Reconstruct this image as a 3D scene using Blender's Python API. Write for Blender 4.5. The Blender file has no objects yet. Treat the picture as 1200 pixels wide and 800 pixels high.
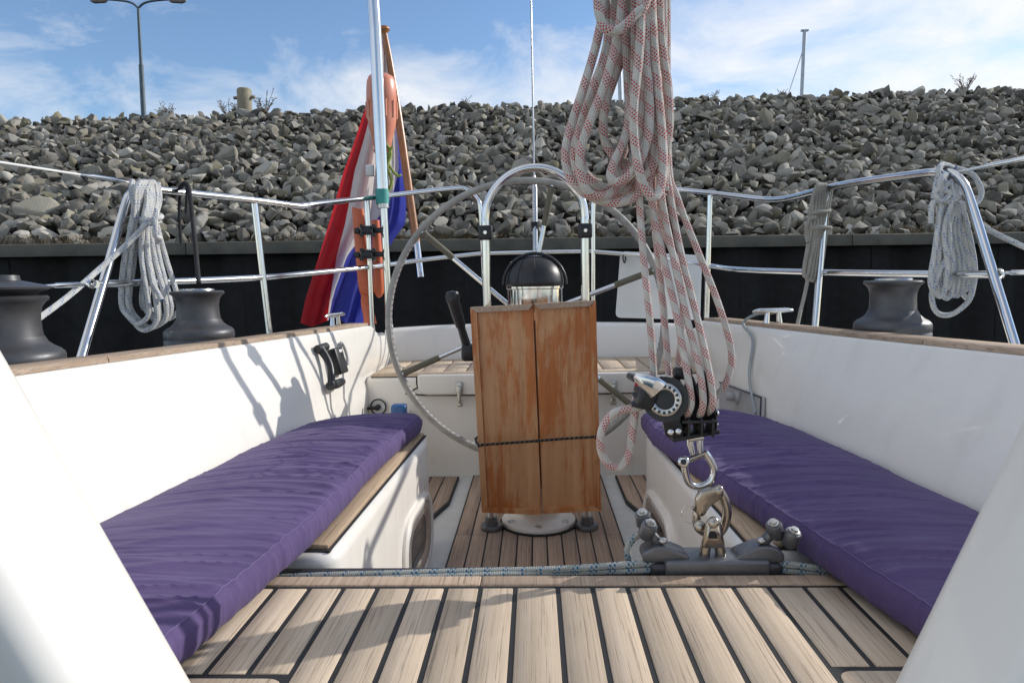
import bpy, bmesh, math, random
from mathutils import Vector, Matrix, noise, Euler

random.seed(7)
R = math.radians
scene = bpy.context.scene
col = scene.collection

# ------------------------------------------------------------------ camera
CAM = Vector((0.0, 0.0, 0.87))              # metres, cockpit floor is z = 0, boat axis is +Y (aft)
CROT = Matrix.Rotation(R(1.93), 3, 'Z') @ Matrix.Rotation(R(90 - 5.1), 3, 'X') @ Matrix.Rotation(R(-1.0), 3, 'Z')
cd = bpy.data.cameras.new('camera')
cam = bpy.data.objects.new('camera', cd)
col.objects.link(cam)
cam.location = CAM
cam.rotation_euler = CROT.to_euler()
cd.sensor_width = 36.0
cd.lens = 24.0
cd.clip_start = 0.02
cd.clip_end = 3000
scene.camera = cam

# ------------------------------------------------------------------ sky and sun
AZ, EL = R(65), R(26.5)                     # azimuth from +Y towards +X
world = bpy.data.worlds.new('World')
scene.world = world
world.use_nodes = True
wn, wl = world.node_tree.nodes, world.node_tree.links
wn.clear()
w_out = wn.new('ShaderNodeOutputWorld')
w_bg = wn.new('ShaderNodeBackground')
w_bg.inputs['Strength'].default_value = 0.11
w_sky = wn.new('ShaderNodeTexSky')
w_sky.sky_type = 'NISHITA'
w_sky.sun_disc = False
w_sky.sun_elevation = EL
w_sky.sun_rotation = AZ
w_sky.air_density = 1.0
w_sky.dust_density = 0.25
w_sky.ozone_density = 3.5
w_tc = wn.new('ShaderNodeTexCoord')
w_sep = wn.new('ShaderNodeSeparateXYZ')
wl.new(w_tc.outputs['Generated'], w_sep.inputs[0])
w_z = wn.new('ShaderNodeMath'); w_z.operation = 'MAXIMUM'; w_z.inputs[1].default_value = 0.0
wl.new(w_sep.outputs['Z'], w_z.inputs[0])
w_za = wn.new('ShaderNodeMath'); w_za.operation = 'ADD'; w_za.inputs[1].default_value = 0.22
wl.new(w_z.outputs[0], w_za.inputs[0])
w_dv = wn.new('ShaderNodeVectorMath'); w_dv.operation = 'DIVIDE'
wl.new(w_tc.outputs['Generated'], w_dv.inputs[0])
w_cz = wn.new('ShaderNodeCombineXYZ')
for k in range(3):
    wl.new(w_za.outputs[0], w_cz.inputs[k])
wl.new(w_cz.outputs[0], w_dv.inputs[1])
w_map = wn.new('ShaderNodeMapping')
w_map.inputs['Location'].default_value = (19.83, -1.19, 0.0)
w_map.inputs['Scale'].default_value = (1.0, 1.0, 0.35)
wl.new(w_dv.outputs[0], w_map.inputs[0])
w_n1 = wn.new('ShaderNodeTexNoise')
w_n1.inputs['Scale'].default_value = 2.7
w_n1.inputs['Detail'].default_value = 9
w_n1.inputs['Roughness'].default_value = 0.62
w_n1.inputs['Distortion'].default_value = 0.5
wl.new(w_map.outputs[0], w_n1.inputs['Vector'])
w_n2 = wn.new('ShaderNodeTexNoise')          # where the cloud banks are
w_n2.inputs['Scale'].default_value = 0.55
w_n2.inputs['Detail'].default_value = 2
wl.new(w_map.outputs[0], w_n2.inputs['Vector'])
w_add = wn.new('ShaderNodeMath'); w_add.operation = 'MULTIPLY_ADD'
w_add.inputs[1].default_value = 1.25; w_add.inputs[2].default_value = -0.62
wl.new(w_n2.outputs['Fac'], w_add.inputs[0])
w_sum = wn.new('ShaderNodeMath'); w_sum.operation = 'ADD'
wl.new(w_n1.outputs['Fac'], w_sum.inputs[0]); wl.new(w_add.outputs[0], w_sum.inputs[1])
w_ramp = wn.new('ShaderNodeValToRGB')
w_ramp.color_ramp.elements[0].position = 0.33
w_ramp.color_ramp.elements[0].color = (0, 0, 0, 1)
w_ramp.color_ramp.elements[1].position = 0.74
w_ramp.color_ramp.elements[1].color = (0.9, 0.9, 0.9, 1)
wl.new(w_sum.outputs[0], w_ramp.inputs[0])
w_mix = wn.new('ShaderNodeMix'); w_mix.data_type = 'RGBA'
wl.new(w_ramp.outputs[0], w_mix.inputs[0])
wl.new(w_sky.outputs[0], w_mix.inputs[6])
w_mix.inputs[7].default_value = (6.0, 6.0, 6.0, 1)
wl.new(w_mix.outputs[2], w_bg.inputs['Color'])
wl.new(w_bg.outputs[0], w_out.inputs['Surface'])

sd = bpy.data.lights.new('sun', 'SUN')
sd.energy = 2.25
sd.angle = R(0.55)
sd.color = (1.0, 0.955, 0.89)
sun = bpy.data.objects.new('sun', sd)
col.objects.link(sun)
SUN = Vector((math.sin(AZ) * math.cos(EL), math.cos(AZ) * math.cos(EL), math.sin(EL)))
sun.rotation_euler = SUN.to_track_quat('Z', 'Y').to_euler()
sun.location = (6, 4, 8)

scene.view_settings.view_transform = 'Standard'
scene.view_settings.look = 'None'
scene.view_settings.exposure = 0.62
scene.view_settings.gamma = 1.0
scene.view_settings.use_curve_mapping = False
scene.render.engine = 'CYCLES'
scene.cycles.caustics_reflective = False
scene.cycles.caustics_refractive = False
scene.cycles.max_bounces = 12
scene.cycles.diffuse_bounces = 8
scene.render.resolution_x, scene.render.resolution_y = 1024, 682


def at(px, py, Y=None, z=None, X=None):
    """World point measured off the photograph (1200 px frame) at a known depth Y, height z or side X."""
    d = CROT @ Vector(((px - 600) / 800.0, -(py - 400) / 800.0, -1.0))
    if Y is not None:
        t = Y / d.y
    elif z is not None:
        t = (z - CAM.z) / d.z
    else:
        t = X / d.x
    return CAM + d * t


# ------------------------------------------------------------------ mesh helpers
W = {}                                      # world location of every object built


class MB:
    def __init__(self):
        self.v, self.f, self.sm, self.uv = [], [], [], {}

    def add(self, vs, fs, smooth=False, uvs=None, M=None):
        o = len(self.v)
        self.v += [(M @ Vector(p)) if M is not None else Vector(p) for p in vs]
        for k, fc in enumerate(fs):
            if uvs is not None:
                self.uv[len(self.f)] = uvs[k]
            self.f.append([i + o for i in fc])
            self.sm.append(smooth)
        return self

    def bm(self, bm, smooth=False, M=None):
        bm.verts.ensure_lookup_table()
        bm.verts.index_update()
        self.add([v.co.copy() for v in bm.verts], [[v.index for v in f.verts] for f in bm.faces], smooth, None, M)
        bm.free()
        return self

    def box(self, c, s, rot=None, bevel=0.0, seg=2, smooth=False):
        b = bmesh.new()
        bmesh.ops.create_cube(b, size=1.0)
        for v in b.verts:
            v.co = Vector((v.co.x * s[0], v.co.y * s[1], v.co.z * s[2]))
        if bevel:
            bmesh.ops.bevel(b, geom=list(b.edges), offset=bevel, segments=seg, affect='EDGES', profile=0.5)
        M = Matrix.Translation(Vector(c))
        if rot is not None:
            M = M @ (rot if isinstance(rot, Matrix) else Euler(rot).to_matrix()).to_4x4()
        return self.bm(b, smooth or bevel > 0, M)

    def prism(self, poly, h, M=None, bevel=0.0, seg=2, ang=0.6, smooth=True):
        """polygon in local XY, extruded to +Z by h"""
        b = bmesh.new()
        vs = [b.verts.new((p[0], p[1], 0)) for p in poly]
        b.faces.new(vs)
        r = bmesh.ops.extrude_face_region(b, geom=list(b.faces))
        for e in r['geom']:
            if isinstance(e, bmesh.types.BMVert):
                e.co.z += h
        bmesh.ops.recalc_face_normals(b, faces=list(b.faces))
        if bevel:
            es = [e for e in b.edges if len(e.link_faces) == 2 and e.calc_face_angle(0) > ang]
            bmesh.ops.bevel(b, geom=es, offset=bevel, segments=seg, affect='EDGES', profile=0.5)
        return self.bm(b, smooth and bevel > 0, M)

    def tube(self, pts, r, seg=8, closed=False, sub=0, caps=True, flat=1.0, tension=0.5):
        pts = [Vector(p) for p in pts]
        rs = list(r) if isinstance(r, (list, tuple)) else [r] * len(pts)
        if sub:
            pts, rs = spline(pts, rs, sub, closed)
        n = len(pts)
        T = []
        for i in range(n):
            a = pts[(i - 1) % n] if (closed or i > 0) else pts[i]
            b = pts[(i + 1) % n] if (closed or i < n - 1) else pts[i]
            t = b - a
            T.append(t.normalized() if t.length > 1e-9 else Vector((0, 0, 1)))
        up = Vector((0, 0, 1)) if abs(T[0].z) < 0.9 else Vector((1, 0, 0))
        nrm = (up - T[0] * up.dot(T[0])).normalized()
        vs, fs, uvs = [], [], []
        L, acc = [0.0], 0.0
        for i in range(1, n):
            acc += (pts[i] - pts[i - 1]).length
            L.append(acc)
        for i in range(n):
            if i:
                nrm = nrm - T[i] * nrm.dot(T[i])
                if nrm.length < 1e-6:
                    nrm = T[i].orthogonal()
                nrm.normalize()
            bn = T[i].cross(nrm)
            for k in range(seg):
                a = 2 * math.pi * k / seg
                vs.append(pts[i] + nrm * (math.cos(a) * rs[i]) + bn * (math.sin(a) * rs[i] * flat))
        m = n if closed else n - 1
        for i in range(m):
            j = (i + 1) % n
            u0, u1 = L[i], (L[j] if j else acc + (pts[0] - pts[-1]).length)
            for k in range(seg):
                k2 = (k + 1) % seg
                fs.append([i * seg + k, i * seg + k2, j * seg + k2, j * seg + k])
                v0, v1 = k / seg, (k + 1) / seg
                uvs.append([(u0, v0), (u0, v1), (u1, v1), (u1, v0)])
        if caps and not closed:
            fs.append(list(range(seg - 1, -1, -1)))
            uvs.append([(0, 0)] * seg)
            fs.append([(n - 1) * seg + k for k in range(seg)])
            uvs.append([(0, 0)] * seg)
        return self.add(vs, fs, True, uvs)

    def lathe(self, prof, seg=24, M=None, smooth=True):
        vs, fs = [], []
        n = len(prof)
        for (r, z) in prof:
            for k in range(seg):
                a = 2 * math.pi * k / seg
                vs.append((r * math.cos(a), r * math.sin(a), z))
        for i in range(n - 1):
            for k in range(seg):
                k2 = (k + 1) % seg
                fs.append([i * seg + k, i * seg + k2, (i + 1) * seg + k2, (i + 1) * seg + k])
        if prof[0][0] > 1e-6:
            fs.append(list(range(seg - 1, -1, -1)))
        if prof[-1][0] > 1e-6:
            fs.append([(n - 1) * seg + k for k in range(seg)])
        return self.add(vs, fs, smooth, None, M)

    def cyl(self, a, b, r, seg=16, bev=0.0):
        a, b = Vector(a), Vector(b)
        h = (b - a).length
        M = Matrix.Translation(a) @ (b - a).to_track_quat('Z', 'Y').to_matrix().to_4x4()
        bv = min(bev, r * 0.5, h * 0.4)
        prof = [(r, 0), (r, h)] if not bv else [(r - bv, 0), (r, bv), (r, h - bv), (r - bv, h)]
        return self.lathe(prof, seg, M)

    def grid(self, P, closed_u=False, smooth=True):
        nu, nv = len(P), len(P[0])
        vs = [p for row in P for p in row]
        fs = []
        for i in range(nu - 1):
            for j in range(nv - (0 if closed_u else 1)):
                j2 = (j + 1) % nv
                fs.append([i * nv + j, i * nv + j2, (i + 1) * nv + j2, (i + 1) * nv + j])
        return self.add(vs, fs, smooth)

    def build(self, name, mat, parent=None, origin=None, autosmooth=46):
        if origin is None:
            lo = [min(p[k] for p in self.v) for k in range(3)]
            hi = [max(p[k] for p in self.v) for k in range(3)]
            origin = Vector(((lo[0] + hi[0]) / 2, (lo[1] + hi[1]) / 2, lo[2]))
        origin = Vector(origin)
        me = bpy.data.meshes.new(name)
        me.from_pydata([tuple(p - origin) for p in self.v], [], self.f)
        me.polygons.foreach_set('use_smooth', self.sm)
        if self.uv:
            ul = me.uv_layers.new(name='UVMap')
            for i, p in enumerate(me.polygons):
                if i in self.uv:
                    for li, c in zip(p.loop_indices, self.uv[i]):
                        ul.data[li].uv = c
        me.update()
        b = bmesh.new(); b.from_mesh(me)
        bmesh.ops.recalc_face_normals(b, faces=list(b.faces))
        b.to_mesh(me); b.free()
        if autosmooth:
            try:
                me.set_sharp_from_angle(angle=R(autosmooth))
            except Exception:
                pass
        me.materials.append(mat)
        o = bpy.data.objects.new(name, me)
        col.objects.link(o)
        if parent is not None:
            o.parent = parent
            o.location = origin - W[parent]
        else:
            o.location = origin
        W[o] = origin
        return o


def spline(pts, rs, sub, closed=False):
    n = len(pts)
    op, orr = [], []
    segs = n if closed else n - 1
    for i in range(segs):
        g = lambda k: pts[k % n] if closed else pts[max(0, min(n - 1, k))]
        h = lambda k: rs[k % n] if closed else rs[max(0, min(n - 1, k))]
        p0, p1, p2, p3 = g(i - 1), g(i), g(i + 1), g(i + 2)
        for s in range(sub):
            t = s / sub
            op.append(0.5 * ((2 * p1) + (p2 - p0) * t + (2 * p0 - 5 * p1 + 4 * p2 - p3) * t * t + (3 * p1 - p0 - 3 * p2 + p3) * t ** 3))
            orr.append(h(i) * (1 - t) + h(i + 1) * t)
    if not closed:
        op.append(pts[-1]); orr.append(rs[-1])
    return op, orr


def interp(tab, x):
    if x <= tab[0][0]:
        return tab[0][1]
    for (a, b), (c, d) in zip(tab, tab[1:]):
        if x <= c:
            t = (x - a) / (c - a)
            return b + (d - b) * t
    return tab[-1][1]


def round_poly(pts, rad, seg=5):
    out = []
    n = len(pts)
    for i in range(n):
        p = Vector(pts[i]); a = Vector(pts[i - 1]); b = Vector(pts[(i + 1) % n])
        r = rad[i] if isinstance(rad, (list, tuple)) else rad
        if r <= 0:
            out.append((p.x, p.y)); continue
        d1, d2 = (a - p), (b - p)
        r1 = min(r, d1.length * 0.49); r2 = min(r, d2.length * 0.49)
        q1 = p + d1.normalized() * r1; q2 = p + d2.normalized() * r2
        for k in range(seg + 1):
            t = k / seg
            q = q1 * (1 - t) ** 2 + p * 2 * t * (1 - t) + q2 * t * t
            out.append((q.x, q.y))
    return out


def thing(name, label, cat, loc=(0, 0, 0), group=None):
    o = bpy.data.objects.new(name, None)
    o.empty_display_size = 0.1
    col.objects.link(o)
    o.location = loc
    W[o] = Vector(loc)
    return tag(o, label, cat, group)


def tag(o, label=None, cat=None, group=None, kind=None):
    if label: o['label'] = label
    if cat: o['category'] = cat
    if group: o['group'] = group
    if kind: o['kind'] = kind
    return o


def frame(o, x, y, z):
    """4x4 with the given axes (columns) and origin"""
    x, y, z = Vector(x).normalized(), Vector(y).normalized(), Vector(z).normalized()
    return Matrix(((x.x, y.x, z.x, o[0]), (x.y, y.y, z.y, o[1]), (x.z, y.z, z.z, o[2]), (0, 0, 0, 1)))


# ------------------------------------------------------------------ materials
class Mat:
    def __init__(self, name, color=(0.8, 0.8, 0.8), rough=0.5, metal=0.0, coat=0.0, spec=None):
        self.m = bpy.data.materials.new(name)
        self.m.use_nodes = True
        self.n, self.l = self.m.node_tree.nodes, self.m.node_tree.links
        self.b = self.n['Principled BSDF']
        self.b.inputs['Base Color'].default_value = (*color, 1)
        self.b.inputs['Roughness'].default_value = rough
        self.b.inputs['Metallic'].default_value = metal
        self.b.inputs['Coat Weight'].default_value = coat
        if spec is not None:
            self.b.inputs['Specular IOR Level'].default_value = spec
        self.c = None

    def new(self, t, **kw):
        nd = self.n.new(t)
        for k, v in kw.items():
            setattr(nd, k, v)
        return nd

    def link(self, a, b):
        self.l.new(a, b)

    def coords(self, kind='Object', scale=(1, 1, 1), loc=(0, 0, 0), rot=(0, 0, 0), rnd=False):
        tc = self.new('ShaderNodeTexCoord')
        mp = self.new('ShaderNodeMapping')
        mp.inputs['Scale'].default_value = scale
        mp.inputs['Location'].default_value = loc
        mp.inputs['Rotation'].default_value = rot
        src = tc.outputs[kind]
        if rnd:
            oi = self.new('ShaderNodeObjectInfo')
            ml = self.new('ShaderNodeMath', operation='MULTIPLY'); ml.inputs[1].default_value = 37.0
            self.link(oi.outputs['Random'], ml.inputs[0])
            ad = self.new('ShaderNodeVectorMath', operation='ADD')
            self.link(src, ad.inputs[0]); self.link(ml.outputs[0], ad.inputs[1])
            src = ad.outputs[0]
        self.link(src, mp.inputs[0])
        return mp.outputs[0]

    def noise(self, vec, scale, detail=4, rough=0.55, dist=0.0):
        nd = self.new('ShaderNodeTexNoise')
        nd.inputs['Scale'].default_value = scale
        nd.inputs['Detail'].default_value = detail
        nd.inputs['Roughness'].default_value = rough
        nd.inputs['Distortion'].default_value = dist
        self.link(vec, nd.inputs['Vector'])
        return nd.outputs['Fac']

    def ramp(self, fac, stops):
        nd = self.new('ShaderNodeValToRGB')
        e = nd.color_ramp.elements
        while len(e) < len(stops):
            e.new(0.5)
        for k, (p, c) in enumerate(stops):
            e[k].position = p
            e[k].color = (*c, 1) if len(c) == 3 else c
        self.link(fac, nd.inputs[0])
        return nd.outputs[0]

    def mix(self, fac, a, b, mode='MIX'):
        nd = self.new('ShaderNodeMix', data_type='RGBA', blend_type=mode)
        for s, i in ((fac, 0), (a, 6), (b, 7)):
            if isinstance(s, (int, float)):
                nd.inputs[i].default_value = s
            elif isinstance(s, tuple):
                nd.inputs[i].default_value = (*s, 1)
            else:
                self.link(s, nd.inputs[i])
        return nd.outputs[2]

    def math(self, op, a, b=None, c=None):
        nd = self.new('ShaderNodeMath', operation=op)
        for i, s in enumerate((a, b, c)):
            if s is None: continue
            if isinstance(s, (int, float)):
                nd.inputs[i].default_value = s
            else:
                self.link(s, nd.inputs[i])
        return nd.outputs[0]

    def base(self, s):
        self.link(s, self.b.inputs['Base Color']); return self

    def rough(self, fac, lo, hi):
        nd = self.new('ShaderNodeMapRange')
        nd.inputs['To Min'].default_value = lo
        nd.inputs['To Max'].default_value = hi
        self.link(fac, nd.inputs[0])
        self.link(nd.outputs[0], self.b.inputs['Roughness']); return self

    def bump(self, h, strength=0.3, dist=0.01):
        nd = self.new('ShaderNodeBump')
        nd.inputs['Strength'].default_value = strength
        nd.inputs['Distance'].default_value = dist
        self.link(h, nd.inputs['Height'])
        self.link(nd.outputs[0], self.b.inputs['Normal']); return self

    def objrand(self):
        return self.new('ShaderNodeObjectInfo').outputs['Random']


def m_gelcoat():
    m = Mat('gelcoat', rough=0.3, coat=0.25)
    v = m.coords('Object')
    n = m.noise(v, 2.2, 6, 0.6)
    st = m.noise(m.coords('Object', (9, 9, 1.2)), 1.5, 5, 0.6)
    c = m.ramp(n, [(0.3, (0.82, 0.78, 0.705)), (0.7, (0.87, 0.835, 0.77))])
    c2 = m.mix(m.ramp(st, [(0.52, (0, 0, 0)), (0.8, (0.28, 0.28, 0.28))]), c, (0.55, 0.51, 0.44))
    m.base(c2)
    m.rough(m.noise(v, 6, 4), 0.22, 0.42)
    m.bump(m.noise(v, 3.0, 2), 0.02, 0.02)
    return m.m


def m_teak(name, c0, c1, c2, dark=0.55):
    m = Mat(name, rough=0.75, spec=0.3)
    v = m.coords('Object', (60, 1.3, 60), rnd=True)
    g1 = m.noise(v, 2.0, 8, 0.6, 0.4)
    g2 = m.noise(m.coords('Object', (230, 3.0, 230), rnd=True), 1.5, 5, 0.7, 0.25)
    blot = m.noise(m.coords('Object', (1, 1, 1), rnd=True), 7, 5, 0.6)
    c = m.ramp(g1, [(0.28, c0), (0.5, c1), (0.72, c2)])
    c = m.mix(m.ramp(g2, [(0.38, (0.85, 0.85, 0.85)), (0.45, (0, 0, 0))]), c, tuple(k * dark for k in c0))
    c = m.mix(m.ramp(blot, [(0.45, (0, 0, 0)), (0.75, (0.35, 0.35, 0.35))]), c, tuple(k * 0.72 for k in c1))
    r = m.objrand()
    bri = m.math('MULTIPLY_ADD', r, 0.30, 0.85)
    cb = m.new('ShaderNodeCombineXYZ')
    for k in range(3): m.link(bri, cb.inputs[k])
    c = m.mix(1.0, c, cb.outputs[0], 'MULTIPLY')
    m.base(c)
    m.bump(m.math('ADD', g2, m.math('MULTIPLY', g1, 0.5)), 0.35, 0.002)
    return m.m


def m_cushion():
    m = Mat('purple canvas', rough=0.85, spec=0.2)
    v = m.coords('Object')
    n = m.noise(v, 5, 6, 0.6)
    f = m.noise(m.coords('Object', (3, 9, 3)), 9, 5, 0.6)
    c = m.ramp(n, [(0.3, (0.080, 0.054, 0.146)), (0.7, (0.112, 0.078, 0.188))])
    c = m.mix(m.ramp(f, [(0.5, (0, 0, 0)), (0.85, (0.3, 0.3, 0.3))]), c, (0.17, 0.13, 0.26))
    m.base(c)
    m.b.inputs['Sheen Weight'].default_value = 0.08
    m.b.inputs['Sheen Roughness'].default_value = 0.5
    wv = m.noise(m.coords('Object', (1, 1, 1)), 900, 2)
    cr = m.noise(m.coords('Object', (3.2, 30, 6), rot=(0, 0, 0.10)), 1.0, 4, 0.5, 1.6)
    m.bump(m.math('ADD', m.math('MULTIPLY', wv, 0.05), cr), 0.55, 0.006)
    return m.m


def m_rope(name, base, fleck, period=0.05, duty=0.45, pitch=90.0, turns=4, fl=0.9, twist=1.0, dirt=0.25):
    m = Mat(name, rough=0.85, spec=0.2)
    uv = m.new('ShaderNodeUVMap'); uv.uv_map = 'UVMap'
    sp = m.new('ShaderNodeSeparateXYZ'); m.link(uv.outputs[0], sp.inputs[0])
    u, v = sp.outputs[0], sp.outputs[1]
    tau = 2 * math.pi
    a = m.math('ADD', m.math('MULTIPLY', u, pitch), m.math('MULTIPLY', v, float(turns)))
    b = m.math('SUBTRACT', m.math('MULTIPLY', u, pitch), m.math('MULTIPLY', v, float(turns)))
    s1 = m.math('SINE', m.math('MULTIPLY', a, tau))
    s2 = m.math('SINE', m.math('MULTIPLY', b, tau))
    br = m.math('MULTIPLY', s1, s2)
    cl = m.math('FRACT', m.math('ADD', m.math('DIVIDE', u, period), m.math('MULTIPLY', v, twist)))
    clm = m.math('LESS_THAN', cl, duty)
    hatch = m.math('GREATER_THAN', s2, -0.15)
    hatch2 = m.math('GREATER_THAN', s1, -0.35)
    fm = m.math('MULTIPLY', m.math('MULTIPLY', clm, hatch), m.math('MULTIPLY', hatch2, fl))
    nv = m.coords('Object')
    n = m.noise(nv, 30, 4)
    c = m.ramp(n, [(0.3, tuple(k * (1 - dirt) for k in base)), (0.7, base)])
    c = m.mix(m.ramp(br, [(0.0, (0.22, 0.22, 0.22)), (0.35, (0, 0, 0))]), c, tuple(k * 0.55 for k in base))
    c = m.mix(fm, c, fleck)
    m.base(c)
    m.bump(br, 0.5, 0.002)
    return m.m


def m_simple(name, color, rough=0.5, metal=0.0, coat=0.0, var=0.15, scale=8, bump=0.0, bscale=60):
    m = Mat(name, color, rough, metal, coat)
    v = m.coords('Object')
    n = m.noise(v, scale, 5, 0.6)
    m.base(m.ramp(n, [(0.3, tuple(k * (1 - var) for k in color)), (0.7, tuple(min(1, k * (1 + var)) for k in color))]))
    m.rough(m.noise(v, scale * 3, 4), max(0.02, rough * 0.75), min(1, rough * 1.3))
    if bump:
        m.bump(m.noise(v, bscale, 4), bump, 0.003)
    return m.m


def m_varnish():
    m = Mat('worn varnished teak', rough=0.42, coat=0.15)
    v = m.coords('Object', (26, 26, 1.1), rnd=True)
    g = m.noise(v, 1.6, 8, 0.65, 0.6)
    wear = m.noise(m.coords('Object', (15, 15, 1.9), rnd=True), 1.5, 10, 0.75, 0.3)
    big = m.noise(m.coords('Object', (1, 1, 0.7), rnd=True), 4.5, 4, 0.6)
    varn = m.ramp(g, [(0.3, (0.36, 0.105, 0.022)), (0.6, (0.48, 0.15, 0.03)), (0.8, (0.58, 0.21, 0.05))])
    bare = m.ramp(g, [(0.3, (0.46, 0.225, 0.095)), (0.6, (0.58, 0.30, 0.135)), (0.8, (0.66, 0.38, 0.19))])
    k = m.math('ADD', m.math('MULTIPLY', wear, 0.7), m.math('MULTIPLY', big, 0.45))
    c = m.mix(m.ramp(k, [(0.53, (0.0, 0.0, 0.0)), (0.615, (1, 1, 1))]), varn, bare)
    c = m.mix(m.ramp(m.noise(m.coords('Object', (60, 60, 3), rnd=True), 1.2, 6, 0.7), [(0.63, (0, 0, 0)), (0.68, (0.6, 0.6, 0.6))]), c, (0.55, 0.40, 0.27))
    m.base(c)
    m.rough(k, 0.3, 0.6)
    m.bump(g, 0.15, 0.001)
    return m.m


def m_rock():
    m = Mat('quarry stone', rough=0.9, spec=0.25)
    v = m.coords('Object', rnd=True)
    geo = m.new('ShaderNodeNewGeometry')
    rnd = m.math('FRACT', m.math('ADD', m.objrand(), geo.outputs['Random Per Island']))
    c = m.ramp(rnd, [(0.0, (0.06, 0.054, 0.045)), (0.3, (0.15, 0.136, 0.112)), (0.55, (0.25, 0.228, 0.188)), (0.75, (0.40, 0.375, 0.325)), (0.88, (0.22, 0.19, 0.115)), (1.0, (0.60, 0.565, 0.50))])
    n = m.noise(v, 9, 7, 0.65)
    c = m.mix(m.ramp(n, [(0.35, (0, 0, 0)), (0.7, (0.3, 0.3, 0.3))]), c, (0.38, 0.36, 0.315))
    lich = m.noise(m.coords('Object', (0.55, 0.55, 0.55), rnd=True), 5, 5, 0.6)
    c = m.mix(m.ramp(lich, [(0.60, (0, 0, 0)), (0.72, (0.5, 0.5, 0.5))]), c, (0.24, 0.22, 0.11))
    m.base(c)
    m.bump(m.noise(v, 22, 6, 0.65), 0.6, 0.02)
    return m.m


M = {}
M['gel'] = m_gelcoat()
M['teak'] = m_teak('weathered teak', (0.48, 0.375, 0.272), (0.56, 0.448, 0.332), (0.63, 0.515, 0.395))
M['teak_sole'] = m_teak('brown teak', (0.31, 0.215, 0.155), (0.41, 0.30, 0.225), (0.50, 0.375, 0.29))
M['teak_cap'] = m_teak('capping teak', (0.34, 0.24, 0.165), (0.45, 0.335, 0.24), (0.53, 0.41, 0.31))
M['teak_bench'] = m_teak('sunlit bench teak', (0.50, 0.355, 0.225), (0.60, 0.44, 0.29), (0.68, 0.52, 0.36))  # lighter copy of the teak, with the sunlight put into its colour
M['caulk'] = m_simple('black caulk', (0.018, 0.018, 0.019), 0.7)
M['grey_deck'] = m_simple('grey waterway', (0.60, 0.595, 0.57), 0.5, var=0.1, bump=0.1, bscale=120)
M['purple'] = m_cushion()
M['thread'] = m_simple('pale thread', (0.17, 0.13, 0.27), 0.8)
M['steel'] = m_simple('polished steel', (0.72, 0.72, 0.71), 0.13, 1.0, var=0.06)
M['steel_bright'] = m_simple('brushed steel frame', (0.80, 0.80, 0.79), 0.35, 1.0, var=0.05)
M['steel_dull'] = m_simple('dull steel', (0.55, 0.54, 0.51), 0.26, 1.0, var=0.12, scale=40)
M['bronze_steel'] = m_simple('aged steel', (0.46, 0.41, 0.35), 0.2, 1.0, var=0.18, scale=40)
M['alu'] = m_simple('anodised aluminium', (0.17, 0.175, 0.185), 0.40, 0.65, var=0.12, scale=30)
M['winch'] = m_simple('dark anodised winch', (0.095, 0.095, 0.10), 0.44, 0.6, var=0.15, scale=20)
M['track'] = m_simple('dark track', (0.06, 0.062, 0.07), 0.4, 0.6)
M['black'] = m_simple('black plastic', (0.017, 0.017, 0.019), 0.38, var=0.2)
M['black_cloth'] = m_simple('black webbing', (0.02, 0.02, 0.022), 0.9)
M['dark_glass'] = m_simple('dark glass', (0.03, 0.032, 0.036), 0.08, var=0.1)
M['leather'] = m_simple('grey leather wheel cover', (0.36, 0.34, 0.30), 0.6, var=0.18, scale=25, bump=0.3, bscale=180)
M['braid_grip'] = m_simple('braided grip', (0.16, 0.145, 0.10), 0.8, var=0.5, scale=220)
M['varnish'] = m_varnish()
M['white'] = m_simple('white plastic', (0.78, 0.77, 0.74), 0.35, var=0.06)
M['orange'] = m_simple('faded orange plastic', (0.75, 0.17, 0.07), 0.4, var=0.12, scale=9)
M['orange_light'] = m_simple('salmon plastic', (0.80, 0.30, 0.19), 0.35, var=0.08, scale=9)
M['staff'] = m_simple('varnished staff', (0.38, 0.15, 0.045), 0.3, coat=0.4, var=0.25, scale=18)
M['red_cloth'] = m_simple('red bunting', (0.55, 0.018, 0.025), 0.85, var=0.15, bump=0.2, bscale=300)
M['white_cloth'] = m_simple('white bunting', (0.85, 0.80, 0.77), 0.85, var=0.06, bump=0.2, bscale=300)
M['blue_cloth'] = m_simple('blue bunting', (0.07, 0.085, 0.44), 0.85, var=0.15, bump=0.2, bscale=300)
for k_ in ('red_cloth', 'white_cloth', 'blue_cloth'):
    nt = M[k_].node_tree
    pb_ = nt.nodes['Principled BSDF']
    tl_ = nt.nodes.new('ShaderNodeBsdfTranslucent')
    src_ = pb_.inputs['Base Color'].links[0].from_socket
    nt.links.new(src_, tl_.inputs['Color'])
    mx_ = nt.nodes.new('ShaderNodeMixShader')
    mx_.inputs[0].default_value = 0.55
    nt.links.new(pb_.outputs[0], mx_.inputs[1])
    nt.links.new(tl_.outputs[0], mx_.inputs[2])
    nt.links.new(mx_.outputs[0], nt.nodes['Material Output'].inputs['Surface'])
M['teal_tape'] = m_simple('teal tape', (0.06, 0.34, 0.30), 0.5)
M['lime'] = m_simple('lime cord', (0.34, 0.40, 0.08), 0.7)
M['blue_plastic'] = m_simple('blue plastic', (0.03, 0.12, 0.33), 0.3)
M['grey_plastic'] = m_simple('grey plastic', (0.36, 0.355, 0.35), 0.5)
M['red_paint'] = m_simple('red print', (0.5, 0.03, 0.04), 0.5)
M['rope_red'] = m_rope('red flecked rope', (0.78, 0.735, 0.66), (0.56, 0.03, 0.045), 0.040, 0.52, 170, 6, 0.97, 1.0, 0.25)
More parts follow.
